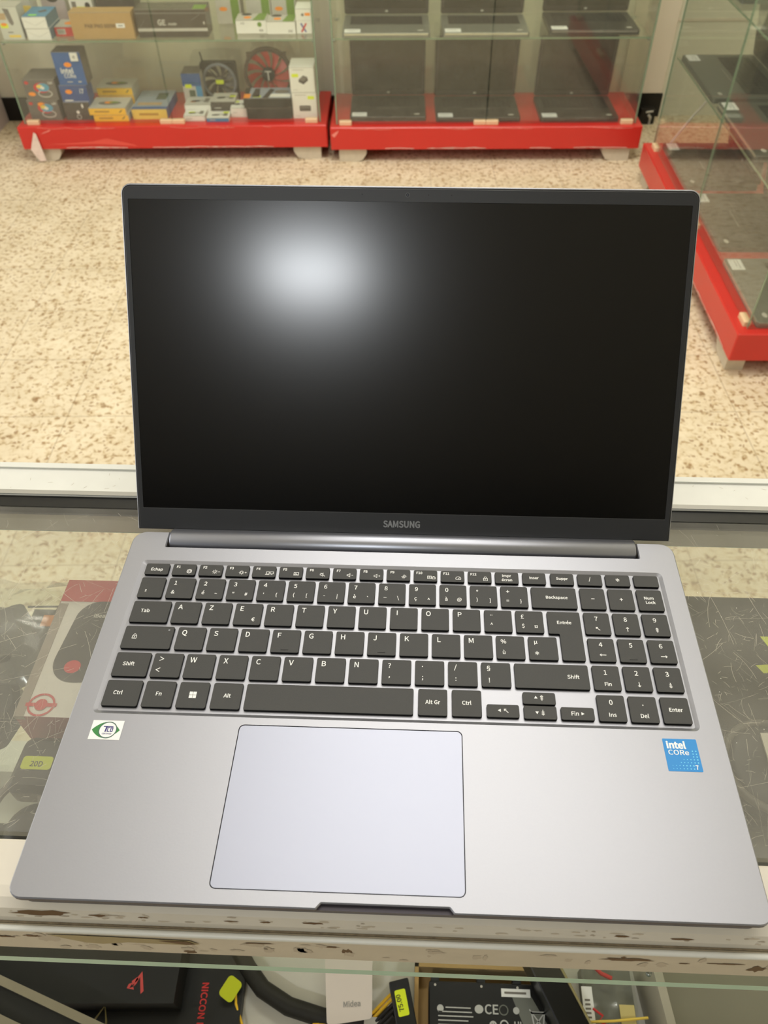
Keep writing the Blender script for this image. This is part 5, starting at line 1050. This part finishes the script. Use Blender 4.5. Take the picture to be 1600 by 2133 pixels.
o = b.build('keyboard_carton', None, (-.236, .083, ZL), (0, 0, math.radians(2))); tag(o, 'black box with red lettering under the flat black one', 'box')
alm = mat('dull aluminium rail', (150, 142, 122), .4, .3, .5, .08, 30)
rl = thing('sliding_rail', 'dull aluminium rail running diagonally at the bottom left', 'rail', (-.32, .034, ZL))
ra = math.atan2(-.032, .100)
b = MB(); b.box(-.20, .14, -.0035, .0035, .060, .078, alm); b.build('upper_rail', rl, rot=(0, 0, ra))
b = MB(); b.box(-.20, .14, -.022, -.0036, .058, .068, black); b.build('black_channel', rl, rot=(0, 0, ra))
b = MB(); b.box(-.20, .14, -.030, -.0222, .060, .076, alm); b.build('lower_rail', rl, rot=(0, 0, ra))
b = MB(); b.box(-.006, .006, -.006, .006, 0, .06, alm); b.build('support_post', rl, loc=(-.185, .058, 0)); b = MB(); b.box(-.006, .006, -.006, .006, 0, .06, alm); b.build('support_post', rl, loc=(.10, -.034, 0))
b = MB(); b.tube([(-.012, -.030, .002), (-.010, -.012, .010), (0, .0, .018), (.003, -.012, .012), (.004, -.032, .002)], .0010, mat('tan wire', (150, 138, 90), .5), 6); o = b.build('thin_wire', None, (-.281, .041, ZL + .014)); tag(o, 'thin tan wire loop in front of the flat black box', 'wire')
# power supply cable bundle
t = thing('power_cable_bundle', 'black sleeved cable bundle curving over the white board', 'cable', (-.10, .05, ZL))
cb_pts = [(-.072, .068), (-.066, .050), (-.052, .032), (-.034, .014), (-.006, .000), (.028, -.008), (.070, -.012), (.104, -.002)]
b = MB(); b.tube([(x, y, .012) for x, y in cb_pts], .0085, mat('cable sleeve', (40, 38, 32), .6, 0, .3, .3, 300), 10); b.build('sleeve', t)
b = MB()
for k in range(4): b.tube([(-.076 + .004 * k, .030, .010), (-.070 + .004 * k, .000, .008 + .002 * k), (-.060 + .005 * k, -.026, .006)], .0013, [yellp, ink, ink, yell][k], 6)
b.build('loose_wires', t)
b = MB()
for k in range(3): b.tube([(.020, -.018 + .003 * k, .016), (.055, -.014 + .003 * k, .018), (.075, -.015 + .003 * k, .016)], .0013, [yell, yell, ink][k], 6)
b.build('yellow_wires', t)
b = MB(); b.prism(rrect(-.006, .010, -.010, .010, .004), 0, .0012, mat('lime tag', (198, 208, 30), .5), Matrix.Translation((-.066, .012, .022)) @ Matrix.Rotation(-.5, 4, 'Z') @ Matrix.Rotation(.4, 4, 'Y')); b.build('lime_tag', t)
b = MB(); b.prism(rrect(-.008, .008, -.005, .005, .001), 0, .010, lightg, Matrix.Translation((.078, -.013, .014))); b.build('white_plug', t)
t = thing('motherboard_connector', 'black connector block with a yellow price tag beside the white card', 'connector', (.0065, .052, ZL))
b = MB(); Mr = Matrix.Rotation(math.radians(14), 4, 'Z'); b.prism(rrect(-.0095, .0095, -.022, .018, .0015), .030, .048, black, Mr, ch=.001); b.box(-.006, .006, -.012, .012, 0, .0301, black, Mr); b.build('housing', t)
b = MB(); b.poly(rrect(-.0060, .0045, -.0125, .0095, .0015, 3), yel, Mr, .0484); b.txt('75.00', -.0006, -.0012, .0042, ink, Mr, .0488, 'c', 0, PI / 2 + .1); b.build('price_tag', t)
b = MB()
for k in range(5): b.tube([(-.008, .010 - .005 * k, .036), (-.016, .004 - .005 * k, .030), (-.026, -.004 - .005 * k, .022), (-.034, -.010 - .004 * k, .012)], .0016, [yell, yell, ink, ink, ink][k], 6)
b.build('wires', t)
card = mat('pinkish white card', (220, 208, 200), .35, 0, .5, .02, 30)
b = MB(); b.prism(rpoly([(-.030, .060), (-.019, -.024), (.022, -.017), (.018, .060)][::-1], .003, 4), 0, .003, card, None, ch=.0005)
b.txt('Midea', .003, -.0085, .0044, mat('pale grey ink', (150, 146, 142), .5), None, .0034, 'c', .01, .1); o = b.build('white_card', None, (-.044, .054, ZL + .045)); tag(o, 'pinkish white rounded card with a small grey wordmark', 'card')
b2 = MB(); b2.box(-.010, .010, 0, .03, -.045, 0, box_w); b2.build('card_stand', o)
# brown carton with a battery in it
t = thing('battery_carton', 'open brown cardboard tray holding a black battery', 'box', (.080, .045, ZL))
b = MB(); b.box(-.062, .085, -.060, .045, 0, .003, kraft); b.box(-.062, -.058, -.060, .045, 0, .026, kraft); b.box(-.062, .085, .041, .045, 0, .026, kraft); b.box(.081, .085, -.060, .045, 0, .026, kraft); b.build('tray', t)
t = thing('laptop_battery', 'black laptop battery with white safety marks in the brown tray', 'battery', (.098, .030, ZL + .0035))
b = MB(); b.prism(rrect(-.066, .060, -.042, .042, .002), 0, .034, black, None, ch=.001)
for x in (-.060, -.015, .020): b.prism(rrect(x - .004, x + .004, .040, .047, .001), .02, .033, black); b.ell(x, .0385, .0012, .0012, lightg, None, .0343, 10)
b.build('cell_pack', t)
b = MB(); zt = .0345; wl = mat('battery print', (190, 190, 186), .5); gp = mat('grey label', (112, 114, 106), .45)
b.poly([(.012, .036), (.030, .036), (.058, -.010), (.058, -.042), (.044, -.042)], gp, None, .0342)
b.quad(.004, .032, .0305, .0375, wht2, None, zt); b.line([(.007, .034), (.028, .034)], .0018, inkg, None, zt + .0002)
b.ell(-.055, .019, .0032, .0032, wl, None, zt); 
for k in range(11): b.line([(-.050 if k == 0 else -.057, .020 - .0035 * k), (-.026 - .012 * ((k * 37) % 5) / 5 + .006 * (k % 3), .020 - .0035 * k)], .0010, wl, None, zt)
b.ell(-.018, .0195, .0042, .0036, wl, None, zt); b.txt('CE', -.006, .0160, .0075, wl, None, zt, 'c', .01, 0, 1.1)
b.ell(-.005, .007, .0036, .0036, wl, None, zt); b.txt('H', -.005, .0052, .0036, black, None, zt + .0002); b.ring(.0055, .0075, .0036, .0012, wl, None, zt); b.txt('UL', .0195, .0050, .0055, wl, None, zt, 'c', .02)
b.ring(.0055, .0195, .0040, .001, gp, None, zt + .0002); b.ell(.0175, .0195, .003, .003, wl, None, zt)
b.line([(.030, .021), (.046, .002)], .0012, wl, None, zt); b.line([(.046, .021), (.030, .002)], .0012, wl, None, zt); b.line([(.032, .018), (.044, .018), (.042, .006), (.034, .006)], .0014, wl, None, zt, True); b.quad(.031, .045, .0175, .0195, wl, None, zt)
b.line([(.0035, -.005), (.030, -.005)], .0014, wl, None, zt); b.build('label_print', t)
b = MB(); b.prism(rpoly([(-.020, .048), (.008, .048), (.052, -.040), (.022, -.040)][::-1], .001), 0, .032, mat('black bar gloss', (16, 15, 13), .3, 0, .5), None, ch=.0012); b.tube([(.009, .048, .0322), (.053, -.040, .0322)], .0012, mat('tan wire', (150, 138, 90), .5), 6)
o = b.build('black_bar', None, (.1605, .042, ZL + .0)) ; o.location = (.1425, .042, ZL + .0385); tag(o, 'glossy black slanted bar between the battery and the bagged parts', 'bar')
t = thing('parts_bag', 'clear bag of small parts with a white barcode strip and yellow tag', 'bag', (.205, .052, ZL))
mb = MB(); vs = []
for j in range(8):
    for i in range(8): vs.append((-.024 + .0072 * i, -.045 + .0125 * j, .040 + rr.uniform(-.004, .006)))
mb.add(vs, [(j * 8 + i, j * 8 + i + 1, j * 8 + i + 9, j * 8 + i + 8) for j in range(7) for i in range(7)], bag, None, True); mb.box(-.020, .026, -.045, .04, 0, .030, mat('smoky plastic', (104, 104, 92), .4)); mb.build('bag', t)
b = MB(); b.box(-.027, -.017, -.045, .018, .046, .048, wht2)
for k in range(9): b.quad(-.025, -.020, -.022 + .0035 * k, -.0205 + .0035 * k, inkg, None, .0483)
b.build('barcode_strip', t)
b = MB(); b.box(.007, .021, -.03, .004, .047, .0485, mat('cream tag', (206, 190, 124), .6)); b.build('yellow_tag', t)
b = MB(); b.tube([(-.034, -.012, .050), (.0, -.010, .052), (.032, -.006, .050)], .0012, yellp, 6); b.build('rubber_band', t)
b = MB(); b.tube([(-.018, .0, .048), (-.010, -.006, .050), (-.014, -.010, .049), (-.006, -.014, .049)], .0012, redp, 6); b.tube([(-.012, .036, .046), (-.006, .030, .046), (.004, .026, .046)], .002, redp, 6); b.build('red_wires', t)
b = MB(); gpm = mat('olive grey panel', (128, 124, 106), .5, 0, .4, .04, 20); lip = mat('pale panel lip', (176, 170, 152), .4, 0, .5)
b.prism(rpoly([(-.052, .055), (-.040, -.050), (.20, -.050), (.20, .055)], .003), 0, .066, gpm, None, side=lip); b.prism(rpoly([(-.0535, .057), (-.0415, -.052), (-.034, -.052), (-.045, .057)], .001), .0, .072, lip)
o = b.build('grey_case', None, (.2925, .062, ZL)); tag(o, 'large olive grey plastic case with a pale lip at the bottom right', 'case')
b = MB(); b.lathe([(0, .0012), (.0016, .0012), (.0018, 0), (0, 0)], metalm, 12); o = b.build('screw', None, (.147, .0035, ZS + .0002)); tag(o, 'tiny bright screw lying at the edge of the glass shelf', 'screw')
